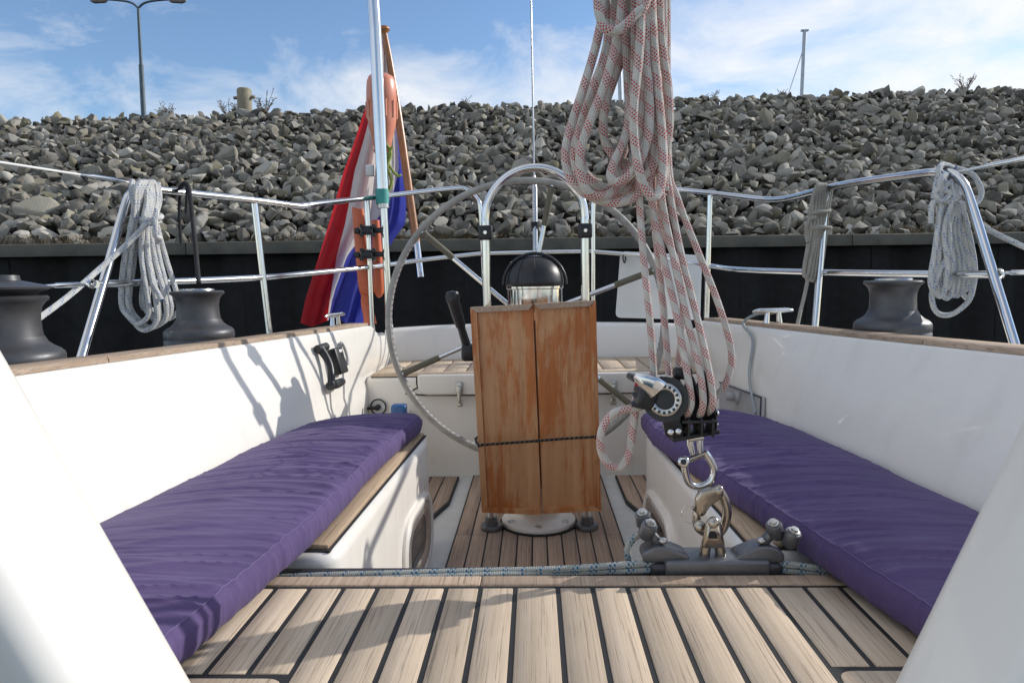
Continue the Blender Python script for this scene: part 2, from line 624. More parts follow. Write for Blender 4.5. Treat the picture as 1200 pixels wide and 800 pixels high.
M['rope_blue'] = m_rope('blue flecked rope', (0.76, 0.75, 0.71), (0.07, 0.16, 0.42), 0.05, 0.30, 110, 3, 0.8, 2.0)
M['rope_pale'] = m_rope('pale blue flecked rope', (0.72, 0.72, 0.69), (0.10, 0.20, 0.48), 0.055, 0.28, 110, 3, 0.8, 2.0)
M['rope_teal'] = m_rope('teal flecked rope', (0.50, 0.52, 0.48), (0.03, 0.16, 0.30), 0.030, 0.42, 130, 3, 0.95, 1.0)
M['rope_grey'] = m_rope('grey braided rope', (0.45, 0.43, 0.38), (0.17, 0.16, 0.14), 0.012, 0.5, 150, 4, 0.7, 2.0)
M['rope_black'] = m_rope('black flecked cord', (0.03, 0.03, 0.03), (0.35, 0.32, 0.25), 0.016, 0.3, 200, 2, 0.9, 1.0)
M['hose'] = m_simple('grey hose', (0.33, 0.36, 0.36), 0.5)
M['rock'] = m_rock()
M['soil'] = m_simple('shade-dark soil', (0.018, 0.015, 0.011), 0.95, var=0.5, scale=4, bump=0.8, bscale=12)  # soil taken near black; shade between the stones is put into its colour
M['pile'] = m_simple('black tarred steel', (0.009, 0.008, 0.007), 0.95, var=0.5, scale=3, bump=0.3, bscale=14)
M['cap'] = m_simple('weathered steel capping', (0.10, 0.092, 0.07), 0.8, var=0.3, scale=3, bump=0.3, bscale=25)
M['lamp'] = m_simple('painted lamp post', (0.10, 0.14, 0.17), 0.5)
M['lamp_head'] = m_simple('lamp head', (0.30, 0.25, 0.23), 0.5)
M['ochre'] = m_simple('ochre post', (0.27, 0.235, 0.16), 0.7, var=0.25)
M['mast'] = m_simple('mast aluminium', (0.48, 0.50, 0.52), 0.4, 0.4)
M['weed'] = m_simple('dry weed', (0.17, 0.125, 0.07), 0.9)
M['hull'] = m_simple('hull paint', (0.70, 0.70, 0.68), 0.25)


def m_water():
    m = Mat('harbour water', (0.012, 0.022, 0.020), 0.06)
    v = m.coords('Object', (1, 1, 1))
    m.bump(m.noise(v, 3.0, 4, 0.6), 0.35, 0.05)
    return m.m


M['water'] = m_water()

# ------------------------------------------------------------------ terrain: water, rock embankment, quay wall
SL = 0.12                                    # the quay runs slightly askew to the boat


def strct(o):
    return tag(o, kind='structure')


b = MB()
b.grid([[Vector((x, y, -0.65)) for x in (-400, 0, 400)] for y in (-400, 0, 12)], smooth=False)
strct(b.build('water', M['water']))


def slope_pt(x, s):
    """s = 0 at the quay capping, 1 at the crest"""
    y0 = 8.95 + SL * x
    z0 = 1.34
    zc = 4.54 + 0.036 * x
    return Vector((x, y0 + 6.0 * s, z0 + (zc - z0) * s))


b = MB()
P = []
xs = [-60, -30, -20] + [-14 + 0.7 * k for k in range(41)] + [20, 30, 60]
for s in (-0.12, 0.0, 0.1, 0.2, 0.3, 0.4, 0.5, 0.6, 0.7, 0.8, 0.9, 1.0, 1.12):
    row = []
    for x in xs:
        xx = max(-20, min(20, x))
        p = slope_pt(xx, max(0, min(1.0, s)))
        if s < 0: p += Vector((0, -0.25, -0.03))
        if s > 1: p += Vector((0, 1.0, 0.0))
        p.x = x
        p.z += 0.05 * noise.noise(Vector((x, s * 9, 0)))
        p.z -= 0.15 if 0 < s <= 1 else 0.0
        row.append(p)
    P.append(row)
P.append([Vector((x * 12, 400, P[-1][k].z)) for k, x in enumerate(xs)])
b.grid(P)
bank = strct(b.build('embankment', M['soil'], origin=(0, 9, 0)))

# stones: a few angular shapes, shared (the nearer ones with worn edges)
shapes = []
for k in range(24):
    rr = random.Random(100 + k % 12)
    bm = bmesh.new()
    for i in range(17):
        d = Vector((rr.gauss(0, 1), rr.gauss(0, 1), rr.gauss(0, 1))).normalized()
        e = (0.5 + 0.12 * rr.random())
        bm.verts.new((d.x * e * 1.2, d.y * e * 0.9, d.z * e * (0.68 + 0.14 * rr.random())))
    bmesh.ops.convex_hull(bm, input=list(bm.verts))
    for v in [v for v in bm.verts if not v.link_faces]:
        bm.verts.remove(v)
    if k < 12:
        bmesh.ops.bevel(bm, geom=list(bm.edges), offset=0.04, segments=1, affect='EDGES')
    bmesh.ops.triangulate(bm, faces=list(bm.faces))
    me = bpy.data.meshes.new('stone_shape')
    bm.to_mesh(me); bm.free()
    me.materials.append(M['rock'])
    shapes.append(me)

stones = []
rr = random.Random(5)
ds = 0.12
ns = int(6.9 / ds)
for i in range(ns + 2):
    s = (i + 0.2) / ns
    for j in range(int(38 / 0.158)):
        x = -19 + j * 0.158 + rr.uniform(-0.06, 0.06) + (i % 2) * 0.1
        p = slope_pt(x, s + rr.uniform(-0.4, 0.4) / ns)
        if s > 1: p.z = slope_pt(x, 1).z + rr.uniform(-.05, .03)
        sc = rr.uniform(0.105, 0.225) * (1.0 if rr.random() < 0.88 else rr.uniform(1.2, 1.75))
        if s < 0.07:
            sc = min(sc, 0.2)
            p.y = max(p.y, slope_pt(x, 0).y + 0.20)
        q = CROT.transposed() @ (p - CAM)
        px, py = 600 - 800 * q.x / q.z, 400 + 800 * q.y / q.z
        if not (-330 < px < 1530): continue
        p.z += rr.uniform(-0.10, 0.07)
        p.y -= rr.uniform(-0.02, 0.07)
        rot = Euler((rr.gauss(0.2, 0.6), rr.gauss(0, 0.6), rr.uniform(0, 6.28)))
        stones.append((sc / -q.z if 0 < px < 1200 and py < 290 else 0, p, sc, rot, rr.randrange(12), (rr.uniform(0.85, 1.4), rr.uniform(0.75, 1.15), rr.uniform(0.65, 1.1))))
stones.sort(key=lambda t: -t[0])
for (_, p, sc, rot, k, an) in stones[:300]:
    o = bpy.data.objects.new('stone', shapes[k])
    col.objects.link(o)
    o.parent = bank
    o.location = p - W[bank]
    o.rotation_euler = rot
    o.scale = (sc * an[0], sc * an[1], sc * an[2])
b = MB()
for (_, p, sc, rot, k, an) in stones[300:]:
    me = shapes[k + 12]
    Mx = Matrix.Translation(p) @ rot.to_matrix().to_4x4() @ Matrix.Diagonal((sc * an[0], sc * an[1], sc * an[2], 1))
    b.add([v.co for v in me.vertices], [list(f.vertices) for f in me.polygons], False, None, Mx)
tag(b.build('smaller_stones', M['rock'], bank), kind='stuff')

b = MB()
rg = random.Random(77)
for k in range(1500):
    x = rg.uniform(-9.5, 10.5)
    p = slope_pt(x, rg.uniform(-0.012, 0.035)) + Vector((0, 0, 0.02))
    if noise.noise(Vector((x * 0.6, 3.3, 0))) < -0.05 and rg.random() < 0.8: continue
    for q_ in range(5):
        a = rg.uniform(0, 6.28); l = rg.uniform(0.04, 0.12)
        d = Vector((math.cos(a), math.sin(a), 0))
        o_ = p + d * rg.uniform(0, 0.04)
        w_ = Vector((-d.y, d.x, 0)) * 0.006
        b.add([o_ - w_, o_ + w_, o_ + d * l * 0.6 + Vector((0, 0, l))], [[0, 1, 2]])
tag(b.build('bank_grass', M['weed']), 'dry brown grass along the foot of the stone bank', 'grass', kind='stuff')

# sheet pile quay wall
wall = thing('sheet_pile_wall', 'black sheet pile quay wall below the rock embankment', 'wall', (0, 8.8, -1.2))


def wall_pt(x, dy, z):
    return Vector((x, 8.80 + SL * x + dy, z))


pw = 0.9
for k in range(-18, 19):
    x0 = k * pw
    prof = [(0, 0.0), (0.22, 0.0), (0.36, 0.12), (0.58, 0.12), (0.72, 0.0), (pw + 0.02, 0.0)]
    b = MB()
    b.grid([[wall_pt(x0 + a, d, z) for a, d in prof] for z in (-1.2, 1.27)], smooth=False)
    b.grid([[wall_pt(x0 + a, d + 0.02, z) for a, d in prof] for z in (-1.2, 1.27)], smooth=False)
    b.build('sheet_pile', M['pile'], wall)
for k in range(-4, 4):
    b = MB()
    x0, x1 = k * 4.2, (k + 1) * 4.2 - 0.012
    prof = [(-0.10, 1.25), (-0.10, 1.385), (-0.085, 1.40), (0.30, 1.40), (0.30, 1.25)]
    b.grid([[wall_pt(x, d, z) for d, z in prof] for x in (x0, x1)], smooth=False)
    b.add([wall_pt(x, d, z) for x in (x0, x1) for d, z in prof], [[0, 1, 2, 3, 4], [5, 6, 7, 8, 9]])
    b.build('capping_rail', M['cap'], wall)

# things on the bank
crest = lambda px, back: None


def street_lamp():
    Y = 26.0
    base = at(167, 137, Y); top = at(162, 10, Y)
    base.z = 3.9
    t = thing('street_lamp', 'tall dark double-armed street lamp beyond the stone embankment', 'street lamp', base)
    mid = base.lerp(top, 0.72)
    MB().tube([base, mid], [0.10, 0.085], 12).build('lower_post', M['lamp'], t)
    MB().tube([mid, top], [0.06, 0.05], 12).build('upper_post', M['lamp'], t)
    for s in (-1, 1):
        e = at(162 + s * 20, 1, Y); e2 = at(162 + s * 44, -1, Y)
        MB().tube([top, at(162 + s * 7, 4, Y), e, e2], 0.04, 10, sub=5).build('arm', M['lamp'], t)
        h0 = at(162 + s * 36, 0, Y); h1 = at(162 + s * 56, 0.5, Y)
        b = MB()
        b.tube([h0, h0.lerp(h1, 0.2), h0.lerp(h1, 0.75), h1], [0.05, 0.12, 0.13, 0.05], 12, sub=3, flat=0.7)
        b.build('lamp_head', M['lamp_head'], t)


street_lamp()

p = at(287, 136, 15.2); p.z -= 0.25
t = thing('mooring_post', 'short ochre mooring post with cross pin on the stone crest', 'post', p)
q = at(286, 104, 15.2)
MB().cyl(p, q, 0.155, 24, 0.03).build('post', M['ochre'], t)
MB().tube([at(274, 115, 15.2), at(299, 114, 15.2)], 0.035, 8).build('cross_pin', M['ochre'], t)

for (pts, r, stay, lab) in ((((938, 118), (943, 36)), 0.085, True, 'slim grey mast with thin stay rising beyond the stone crest'),
                            (((729, 130), (722, -60)), 0.10, False, 'pale mast standing beyond the crest behind the red flecked coil')):
    a, c = at(*pts[0], 34), at(*pts[1], 34)
    d = (c - a).normalized()
    a2 = a - d * 2.0
    a2.z = min(a2.z, 3.95)
    t = thing('distant_mast', lab, 'mast', a2)
    MB().tube([a2, c], [r * 1.1, r], 12).build('spar', M['mast'], t)
    MB().box(c, (0.34, 0.12, 0.07)).build('masthead', M['mast'], t)
    if stay:
        MB().tube([a.lerp(c, 0.75), at(920, 122, 34)], 0.02, 6).build('stay', M['mast'], t)

for k, (px, py, h, lab) in enumerate(((310, 136, 0.55, 'reddish dry weed beside the ochre mooring post'), (268, 138, 0.4, 'sparse dry weed on the lamp side of the mooring post'),
                                      (195, 140, 0.35, 'thin dry weed between street lamp and mooring post'), (545, 126, 0.22, 'low brown weed on the crest above the flagstaff'),
                                      (1130, 110, 0.5, 'wide sprawling dry weed on the crest above the blue flecked coil'), (918, 116, 0.25, 'small tufted weed at the foot of the slim mast'),
                                      (835, 121, 0.3, 'single stalk weed on the crest right of the coiled sheet'))):
    Y = 15.0 + SL * ((px - 600) / 800 * 15.0)
    p = at(px, py + 4, Y)
    r2 = random.Random(k)
    b = MB()
    for i in range(16 if h > 0.3 else 9):
        a = r2.uniform(0, 6.28); l = h * r2.uniform(0.5, 1.1)
        e = p + Vector((math.cos(a) * l * 0.55, math.sin(a) * l * 0.4, l))
        m_ = p.lerp(e, 0.5) + Vector((0, 0, 0.08 * l))
        b.tube([p, m_, e], [0.007, 0.005, 0.003], 4, sub=2)
        for q_ in range(4):
            f0 = m_.lerp(e, q_ / 4)
            b.tube([f0, f0 + Vector((r2.uniform(-.09, .09), r2.uniform(-.06, .06), r2.uniform(0, .09)))], [0.004, 0.006], 4)
    tag(b.build('dry_weed', M['weed'], origin=p), lab, 'weed', 'dry weeds on the embankment crest')

# ------------------------------------------------------------------ the yacht
yacht = thing('sailing_yacht', 'white sailing yacht cockpit with teak decks and benches', 'sailboat', (0, 2, -0.7))

XT = [(0.3, 1.07), (1.27, 0.945), (2.0, 0.845), (3.0, 0.725), (3.2, 0.735), (3.7, 0.76)]
XB = [(0.3, 0.88), (1.23, 0.785), (2.16, 0.712), (2.55, 0.722), (3.0, 0.752), (3.2, 0.755), (3.7, 0.76)]
ZT = [(0.3, 0.720), (1.27, 0.710), (2.0, 0.697), (2.97, 0.683), (3.02, 0.680), (3.08, 0.668), (3.14, 0.645), (3.2, 0.62), (3.7, 0.595)]
HB = [(0.2, 1.58), (1.5, 1.42), (2.5, 1.22), (3.3, 1.02), (3.9, 0.88)]

for s, nm in ((-1, 'port'), (1, 'starboard')):
    P = []
    ys = [0.3 + 0.05 * k for k in range(55)] + [3.02, 3.04, 3.06, 3.08, 3.1, 3.12, 3.14, 3.17, 3.2, 3.3, 3.45, 3.6, 3.64]
    for y in ys:
        xt, xb, zt = interp(XT, y), interp(XB, y), interp(ZT, y)
        zb = 0.40
        row = [(xb, -0.02), (xb, 0.15), (xb, 0.30), (xb + 0.002, zb), (xb + 0.012, zb + 0.03)]
        for t in (0.2, 0.4, 0.6, 0.8, 0.93):
            bow = 0.012 * math.sin(t * math.pi)
            row.append((xb + 0.012 + (xt - xb - 0.012) * t + bow * -1, zb + 0.03 + (zt - zb - 0.045) * t))
        row += [(xt + 0.001, zt - 0.008), (xt + 0.005, zt - 0.002), (xt + 0.012, zt), (xt + 0.10, zt), (xt + 0.112, zt - 0.006), (xt + 0.12, zt - 0.02), (xt + 0.135, 0.57)]
        P.append([Vector((s * a, y, c)) for a, c in row])
    co = MB().grid(P).build('coaming', M['gel'], yacht, autosmooth=50)
    # teak capping in three lengths
    for (y0, y1) in ((0.32, 1.45 if s < 0 else 1.62), (1.453 if s < 0 else 1.623, 2.99)):
        P = []
        n = 24
        for k in range(n + 1):
            y = y0 + (y1 - y0) * k / n
            xt, zt = interp(XT, y), interp(ZT, y)
            P.append([Vector((s * a, y, c)) for a, c in ((xt + 0.010, zt + 0.0005), (xt + 0.011, zt + 0.010), (xt + 0.014, zt + 0.0125), (xt + 0.092, zt + 0.0125), (xt + 0.096, zt + 0.010), (xt + 0.096, zt + 0.0005))])
        m = MB().grid(P, smooth=False)
        m.add(P[0], [[0, 1, 2, 3, 4, 5]]); m.add(P[-1], [[0, 1, 2, 3, 4, 5]])
        m.build('capping_plank', M['teak_cap'], co)
    # side deck and topsides
    P = []
    for y in [0.2 + 0.15 * k for k in range(25)]:
        hb = interp(HB, y); xi = interp(XT, y) + 0.06
        P.append([Vector((s * a, y, c)) for a, c in ((xi, 0.585), ((xi + hb) / 2, 0.592), (hb - 0.03, 0.585), (hb, 0.60), (hb + 0.01, 0.56), (hb - 0.01, 0.2), (hb - 0.08, -0.3), (hb - 0.25, -0.72))])
    MB().grid(P).build('side_deck', M['hull'], yacht, autosmooth=40)
b = MB()
P = []
for k in range(13):
    x = -0.88 + 1.76 * k / 12
    P.append([Vector((x, 3.64, 0.585)), Vector((x, 3.79, 0.585)), Vector((x, 3.81, 0.56)), Vector((x * 0.95, 3.84, 0.0)), Vector((x * 0.75, 3.8, -0.72))])
b.grid(P).build('transom', M['hull'], yacht, autosmooth=40)
# stern coaming (crowned backrest behind the helm seat)
P = []
for k in range(31):
    x = -0.78 + 1.56 * k / 30
    zt = 0.628 + 0.012 * (1 - (x / 0.78) ** 2)
    yb = 3.62 - 0.10 * (x / 0.78) ** 4
    P.append([Vector((x, yb - 0.03, 0.30)), Vector((x, yb - 0.02, 0.47)), Vector((x, yb, zt - 0.02)), Vector((x, yb + 0.008, zt - 0.006)), Vector((x, yb + 0.025, zt)), Vector((x, yb + 0.11, zt)), Vector((x, yb + 0.128, zt - 0.01)), Vector((x, yb + 0.135, zt - 0.05)), Vector((x, yb + 0.14, 0.5))])
MB().grid(P).build('stern_coaming', M['gel'], yacht, autosmooth=50)

# cockpit floor
b = MB()
b.box((0, 2.05, -0.03), (1.5, 1.95, 0.05), bevel=0.0)
sole = b.build('cockpit_sole', M['grey_deck'], yacht)
MB().box((0, 2.13, 0.003), (0.566, 1.69, 0.010)).build('caulking', M['caulk'], sole)
edges = [-0.28, -0.225, -0.172, -0.12, -0.068, -0.018, 0.030, 0.080, 0.130, 0.180, 0.230, 0.28]
for k in range(len(edges) - 1):
    x0, x1 = edges[k] + 0.0026, edges[k + 1] - 0.0026
    cuts = [1.29, 2.255, 2.97] if k in (0, 1, 9, 10) else [1.29, 2.97]
    for y0, y1 in zip(cuts, cuts[1:]):
        MB().box(((x0 + x1) / 2, (y0 + y1) / 2, 0.004), (x1 - x0, y1 - y0 - 0.003, 0.011), bevel=0.001, seg=1).build('plank', M['teak_sole'], sole)
for s in (-1, 1):
    poly = [(s * 0.345, 2.96), (s * 0.345, 2.60), (s * 0.41, 2.34), (s * 0.68, 2.34), (s * 0.68, 2.96)]
    MB().prism(poly, 0.012, Matrix.Translation((0, 0, -0.0045))).build('caulking', M['caulk'], sole)
    xs_ = [0.35, 0.41, 0.468, 0.526, 0.584, 0.642]
    for k in range(5):
        a, c = xs_[k] + 0.002, xs_[k + 1] - 0.004
        y0a = 2.62 if k == 0 else 2.36
        poly = [(s * a, 2.955), (s * c, 2.955), (s * c, 2.36 if k else 2.40), (s * a, y0a)]
        MB().prism(poly, 0.010, Matrix.Translation((0, 0, -0.001)), bevel=0.001, seg=1).build('plank', M['teak_sole'], sole)

# side benches
for s in (-1, 1):
    out = [(0.82, 1.17), (0.74, 2.26), (0.385, 2.26), (0.335, 2.10), (0.362, 1.17)]
    pl = round_poly(out, [0, 0.0, 0.09, 0.09, 0.05], 7)
    pl = [(s * x, y) for x, y in pl]
    b = MB().prism(pl, 0.385 + 0.015, Matrix.Translation((0, 0, -0.015)), bevel=0.022, seg=4, ang=0.9)
    bench = b.build('side_bench', M['gel'], yacht, autosmooth=40)
    # teak on the bench top
    def inner(y): return 0.362 + (0.335 - 0.362) * (y - 1.17) / 0.93
    for i, (o0, o1) in enumerate(((0.022, 0.078), (0.083, 0.139), (0.144, 0.20))):
        ya = 1.20
        yb = 2.12 if i == 0 else 2.20
        MB().prism([(s * (inner(ya) + o0), ya), (s * (inner(ya) + o1), ya), (s * (inner(yb) + o1), yb), (s * (inner(yb) + o0), yb)], 0.012, Matrix.Translation((0, 0, 0.383)), bevel=0.002, seg=1).build('plank', M['teak_bench'], bench)
    MB().prism([(s * (inner(1.19) + 0.017), 1.19), (s * (inner(1.19) + 0.21), 1.19), (s * (inner(2.21) + 0.21), 2.21), (s * (inner(2.21) + 0.017), 2.12)], 0.004, Matrix.Translation((0, 0, 0.3828))).build('caulking', M['caulk'], bench)
    # portlight in the bench side
    pa, pb = Vector((s * 0.362, 1.17, 0)), Vector((s * 0.335, 2.10, 0))
    ax = (pb - pa).normalized(); nz = Vector((-s * ax.y, s * ax.x, 0)) if s > 0 else Vector((-s * ax.y, s * ax.x, 0))
    if nz.x * s > 0: nz = -nz
    c = pa + ax * 0.70 + Vector((0, 0, 0.135))
    Fm = frame(c, ax, (0, 0, 1), ax.cross(Vector((0, 0, 1))))
    if (Fm.to_3x3() @ Vector((0, 0, 1))).dot(nz) < 0:
        Fm = frame(c, -ax, (0, 0, 1), (-ax).cross(Vector((0, 0, 1))))

    def ring(w, h, r, z, n=6):
        return [Vector((x, y, z)) for x, y in round_poly([(-w, -h), (w, -h), (w, h), (-w, h)], r, n)]

    def loft(rings, Mx, capped=True):
        m = MB()
        m.grid(rings, closed_u=True)
        if capped: m.add(rings[-1], [list(range(len(rings[-1])))])
        m.v = [Mx @ v for v in m.v]
        return m
    port = loft([ring(0.19, 0.115, 0.11, -0.002), ring(0.19, 0.115, 0.11, 0.008), ring(0.182, 0.107, 0.105, 0.014), ring(0.168, 0.095, 0.095, 0.012), ring(0.162, 0.09, 0.09, 0.002)], Fm, False).build('portlight', M['gel'], bench, autosmooth=40)
    loft([ring(0.166, 0.093, 0.09, 0.0015), ring(0.160, 0.088, 0.087, 0.011), ring(0.140, 0.070, 0.07, 0.0125), ring(0.118, 0.056, 0.056, 0.003)], Fm, False).build('portlight_frame', M['steel_bright'], bench)
    loft([ring(0.120, 0.058, 0.058, 0.0032), ring(0.08, 0.03, 0.03, 0.0045)], Fm).build('portlight_glass', M['dark_glass'], bench)

# bridge deck in front of the companionway
b = MB()
b.box((0, 0.8125, 0.1835), (1.75, 0.525, 0.393), bevel=0.004, seg=1)
bridge = b.build('bridge_deck', M['gel'], yacht)
MB().box((0, 0.8125, 0.3835), (1.70, 0.515, 0.008)).build('caulking', M['caulk'], bridge)
DZ = 0.383
cx = -0.003
jl = [cx - 0.0335 - 0.0545 * k for k in range(10, -1, -1)] + [cx + 0.0335 + 0.0545 * k for k in range(11)]
for k in range(len(jl) - 1):
    x0, x1 = jl[k] + 0.0037, jl[k + 1] - 0.0037
    xm = (x0 + x1) / 2
    endy = 0.797 if xm < -0.31 else (0.816 if xm > 0.358 else None)
    cuts = [0.56, endy, 1.036] if endy else [0.56, 1.036]
    for y0, y1 in zip(cuts, cuts[1:]):
        if endy and y1 < 0.9:
            continue
        MB().box((xm, (y0 + y1) / 2, DZ), (x1 - x0, y1 - y0 - 0.004, 0.012), bevel=0.0012, seg=1).build('plank', M['teak'], bridge)
for s in (-1, 1):                            # margin boards with a rounded corner round the companionway
    for q, (xa, xb2) in enumerate(((0.3130 if s < 0 else 0.3612, 0.45), (0.456, 0.62))):
        ye_ = 0.789 if s < 0 else 0.808
        pl = [(s * xa, 0.56), (s * xb2, 0.56), (s * xb2, ye_), (s * xa, ye_)]
        pl = round_poly(pl, [0, 0, 0, 0.022 if q == 0 else 0], 6)
        MB().prism(pl, 0.012, Matrix.Translation((0, 0, DZ - 0.006)), bevel=0.0012, seg=1).build('margin_board', M['teak'], bridge)
for (xa, xb2) in ((-0.62, -0.0925), (-0.092, 0.62)):
    MB().box(((xa + xb2) / 2, 1.0595, DZ - 0.001), (xb2 - xa, 0.034, 0.0175), bevel=0.003, seg=2).build('margin_plank', M['teak_cap'], bridge)

# stern locker with helm seat
b = MB()
b.box((0, 3.31, 0.213), (1.53, 0.60, 0.465), bevel=0.02, seg=3)
lock = b.build('stern_locker', M['gel'], yacht)
b = MB()
pl = round_poly([(-0.52, 0.372), (0.52, 0.372), (0.52, 0.462), (-0.52, 0.462)], [0.05, 0.05, 0.0, 0.0], 5)
b.prism(pl, 0.03, frame((0, 2.995, 0), (1, 0, 0), (0, 0, 1), (0, -1, 0)), bevel=0.008, seg=3, ang=0.8)
lid = b.build('locker_lid', M['gel'], lock)
b = MB(); b.tube([(-0.53, 3.006, 0.45), (-0.528, 3.006, 0.40), (-0.50, 3.006, 0.366), (0.50, 3.006, 0.366), (0.528, 3.006, 0.40), (0.53, 3.006, 0.45)], 0.0032, 6, sub=3)
b.build('lid_gasket', M['caulk'], lock)
MB().box((0, 3.305, 0.4465), (1.48, 0.56, 0.006)).build('caulking', M['caulk'], lock)
n = 14
for k in range(n):
    x0 = -0.735 + 1.47 * k / n; x1 = x0 + 1.47 / n - 0.007
    MB().box(((x0 + x1) / 2, 3.33, 0.454), (x1 - x0, 0.49, 0.014), bevel=0.0015, seg=1).build('slat', M['teak'], lock)
MB().box((0, 3.052, 0.455), (1.47, 0.055, 0.015), bevel=0.002, seg=1).build('edge_plank', M['teak'], lock)
for x in (-0.335, 0.34):
    b = MB()
    b.box((x, 2.96, 0.405), (0.03, 0.010, 0.05), bevel=0.003)
    b.box((x, 2.952, 0.375), (0.016, 0.012, 0.075), bevel=0.003)
    b.box((x, 2.966, 0.335), (0.026, 0.016, 0.03), bevel=0.003)
    b.build('latch', M['steel_dull'], lock)

# companionway sides that the camera looks past
for s in (-1, 1):
    e0, e1 = (at(243, 800, 0.5), at(14, 400, 0.5)) if s < 0 else (at(1030, 800, 0.5), at(1172, 510, 0.5))
    sl_ = (e1.x - e0.x) / (e1.z - e0.z)
    lo, hi = (abs(e0.x + sl_ * (0.36 - e0.z)), 0.36), (abs(e0.x + sl_ * (0.98 - e0.z)), 0.98)
    pl = [(s * lo[0], lo[1]), (s * 1.05, 0.36), (s * 1.05, 0.86), (s * 0.80, 0.98), (s * hi[0], hi[1])]
    if s < 0: pl = pl[::-1]
    b = MB().prism(pl, 0.115, frame((0, 0.50, 0), (1, 0, 0), (0, 0, 1), (0, -1, 0)), bevel=0.022, seg=5, ang=0.3)
    b.build('companionway_side', M['gel'], yacht, autosmooth=50)

# ------------------------------------------------------------------ cushions
def cushion(label, inner_t, outer_t, y0, y1, z0, th, seed, group):
    """canvas cushion lofted along the bench, wrinkles across"""
    s = 1 if inner_t[0][1] > 0 else -1
    ny, P = 400, []
    r = 0.020
    for k in range(ny + 1):
        t = k / ny
        y = y0 + (y1 - y0) * t
        xi, xo = abs(interp(inner_t, y)), abs(interp(outer_t, y))
        e = min(1.0, (y - y0) / 0.03, (y1 - y) / 0.03)          # rounded ends
        e = max(e, 0.0)
        sq = math.sqrt(max(0, 1 - (1 - e) ** 2))
        hh = th * (0.35 + 0.65 * sq)
        zb = z0 + (th - hh) * 0.5
        row = []
        nt = 46
        prof = [(xi + r * 0.6, zb), (xi + 0.004, zb + 0.006), (xi, zb + 0.3 * hh), (xi, zb + 0.7 * hh), (xi + 0.003, zb + hh - 0.012), (xi + 0.009, zb + hh - 0.003)]
        for j in range(nt + 1):
            u = j / nt
            x = xi + 0.016 + (xo - 0.012 - xi - 0.016) * u
            puff = 0.010 * math.sin(math.pi * min(1, u * 1.02)) ** 0.6
            prof.append((x, zb + hh + puff))
        prof += [(xo - 0.003, zb + hh - 0.01), (xo, zb + hh * 0.5), (xo - 0.004, zb + 0.004)]
        for j, (x, z) in enumerate(prof):
            p = Vector((s * x, y, z))
            # wrinkles: mostly run across the cushion with a slight slant
            slant = y + 0.10 * (x - 0.5) + 0.03 * noise.noise(Vector((x * 4, y * 3, seed)))
            w1 = noise.noise(Vector((x * 1.6, slant * 15, seed)))
            w2 = noise.noise(Vector((x * 3.0, slant * 34, seed + 7)))
            w3 = noise.noise(Vector((x * 3, y * 5, seed + 3)))
            rid = max(0, 1 - abs(w1) / 0.24) ** 1.3
            rid2 = max(0, 1 - abs(w2) / 0.20) ** 1.3
            amp = 0.5 + 0.7 * max(0, noise.noise(Vector((x * 1.5, y * 2.2, seed + 11))) + 0.25)
            u_ = (x - xi) / max(0.01, xo - xi)
            dz = (0.0068 * rid + 0.0045 * rid2) * amp * (1 - 0.8 * max(0, u_ - 0.55) / 0.45) + 0.006 * w3 - 0.004
            if j < 6:
                f = j / 6.0
                w = noise.noise(Vector((z * 10, y * 22, seed + 5)))
                p.x += -s * (0.0028 * max(0, 1 - abs(w) / 0.3) + 0.005 * w3) * sq
                p.z += dz * f * sq * 0.35
                p.z += 0.003 * w3 * (1 - f)
            elif j < len(prof) - 3:
                p.z += dz * sq
            row.append(p)
        P.append(row)
    m = MB().grid(P)
    m.add(P[0], [list(range(len(P[0])))], True)
    m.add(P[-1], [list(range(len(P[-1])))], True)
    t = m.build('seat_cushion', M['purple'])
    tag(t, label, 'cushion', group)
    seam = [row[5] + Vector((-s * 0.0004, 0, 0.0006)) for row in P[10:-10]]
    MB().tube(seam, 0.0007, 5).build('seam', M['thread'], t)
    return t


cushion('purple canvas seat cushion lying in full sun on the bench', [(0.70, -0.452), (0.81, -0.440), (1.2, -0.404), (1.7, -0.394), (2.06, -0.362)],
        [(0.70, -0.82), (1.23, -0.787), (1.9, -0.728), (2.02, -0.70), (2.13, -0.62)], 0.56, 2.13, 0.397, 0.057, 1.0, 'bench cushions')
cushion('purple canvas seat cushion in shade with a sunlit front edge', [(0.70, 0.515), (0.854, 0.490), (1.2, 0.432), (1.6, 0.37), (1.9, 0.325), (2.13, 0.33)],
        [(0.70, 0.82), (1.23, 0.787), (1.9, 0.728), (2.02, 0.70), (2.13, 0.64)], 0.56, 2.13, 0.397, 0.057, 9.0, 'bench cushions')

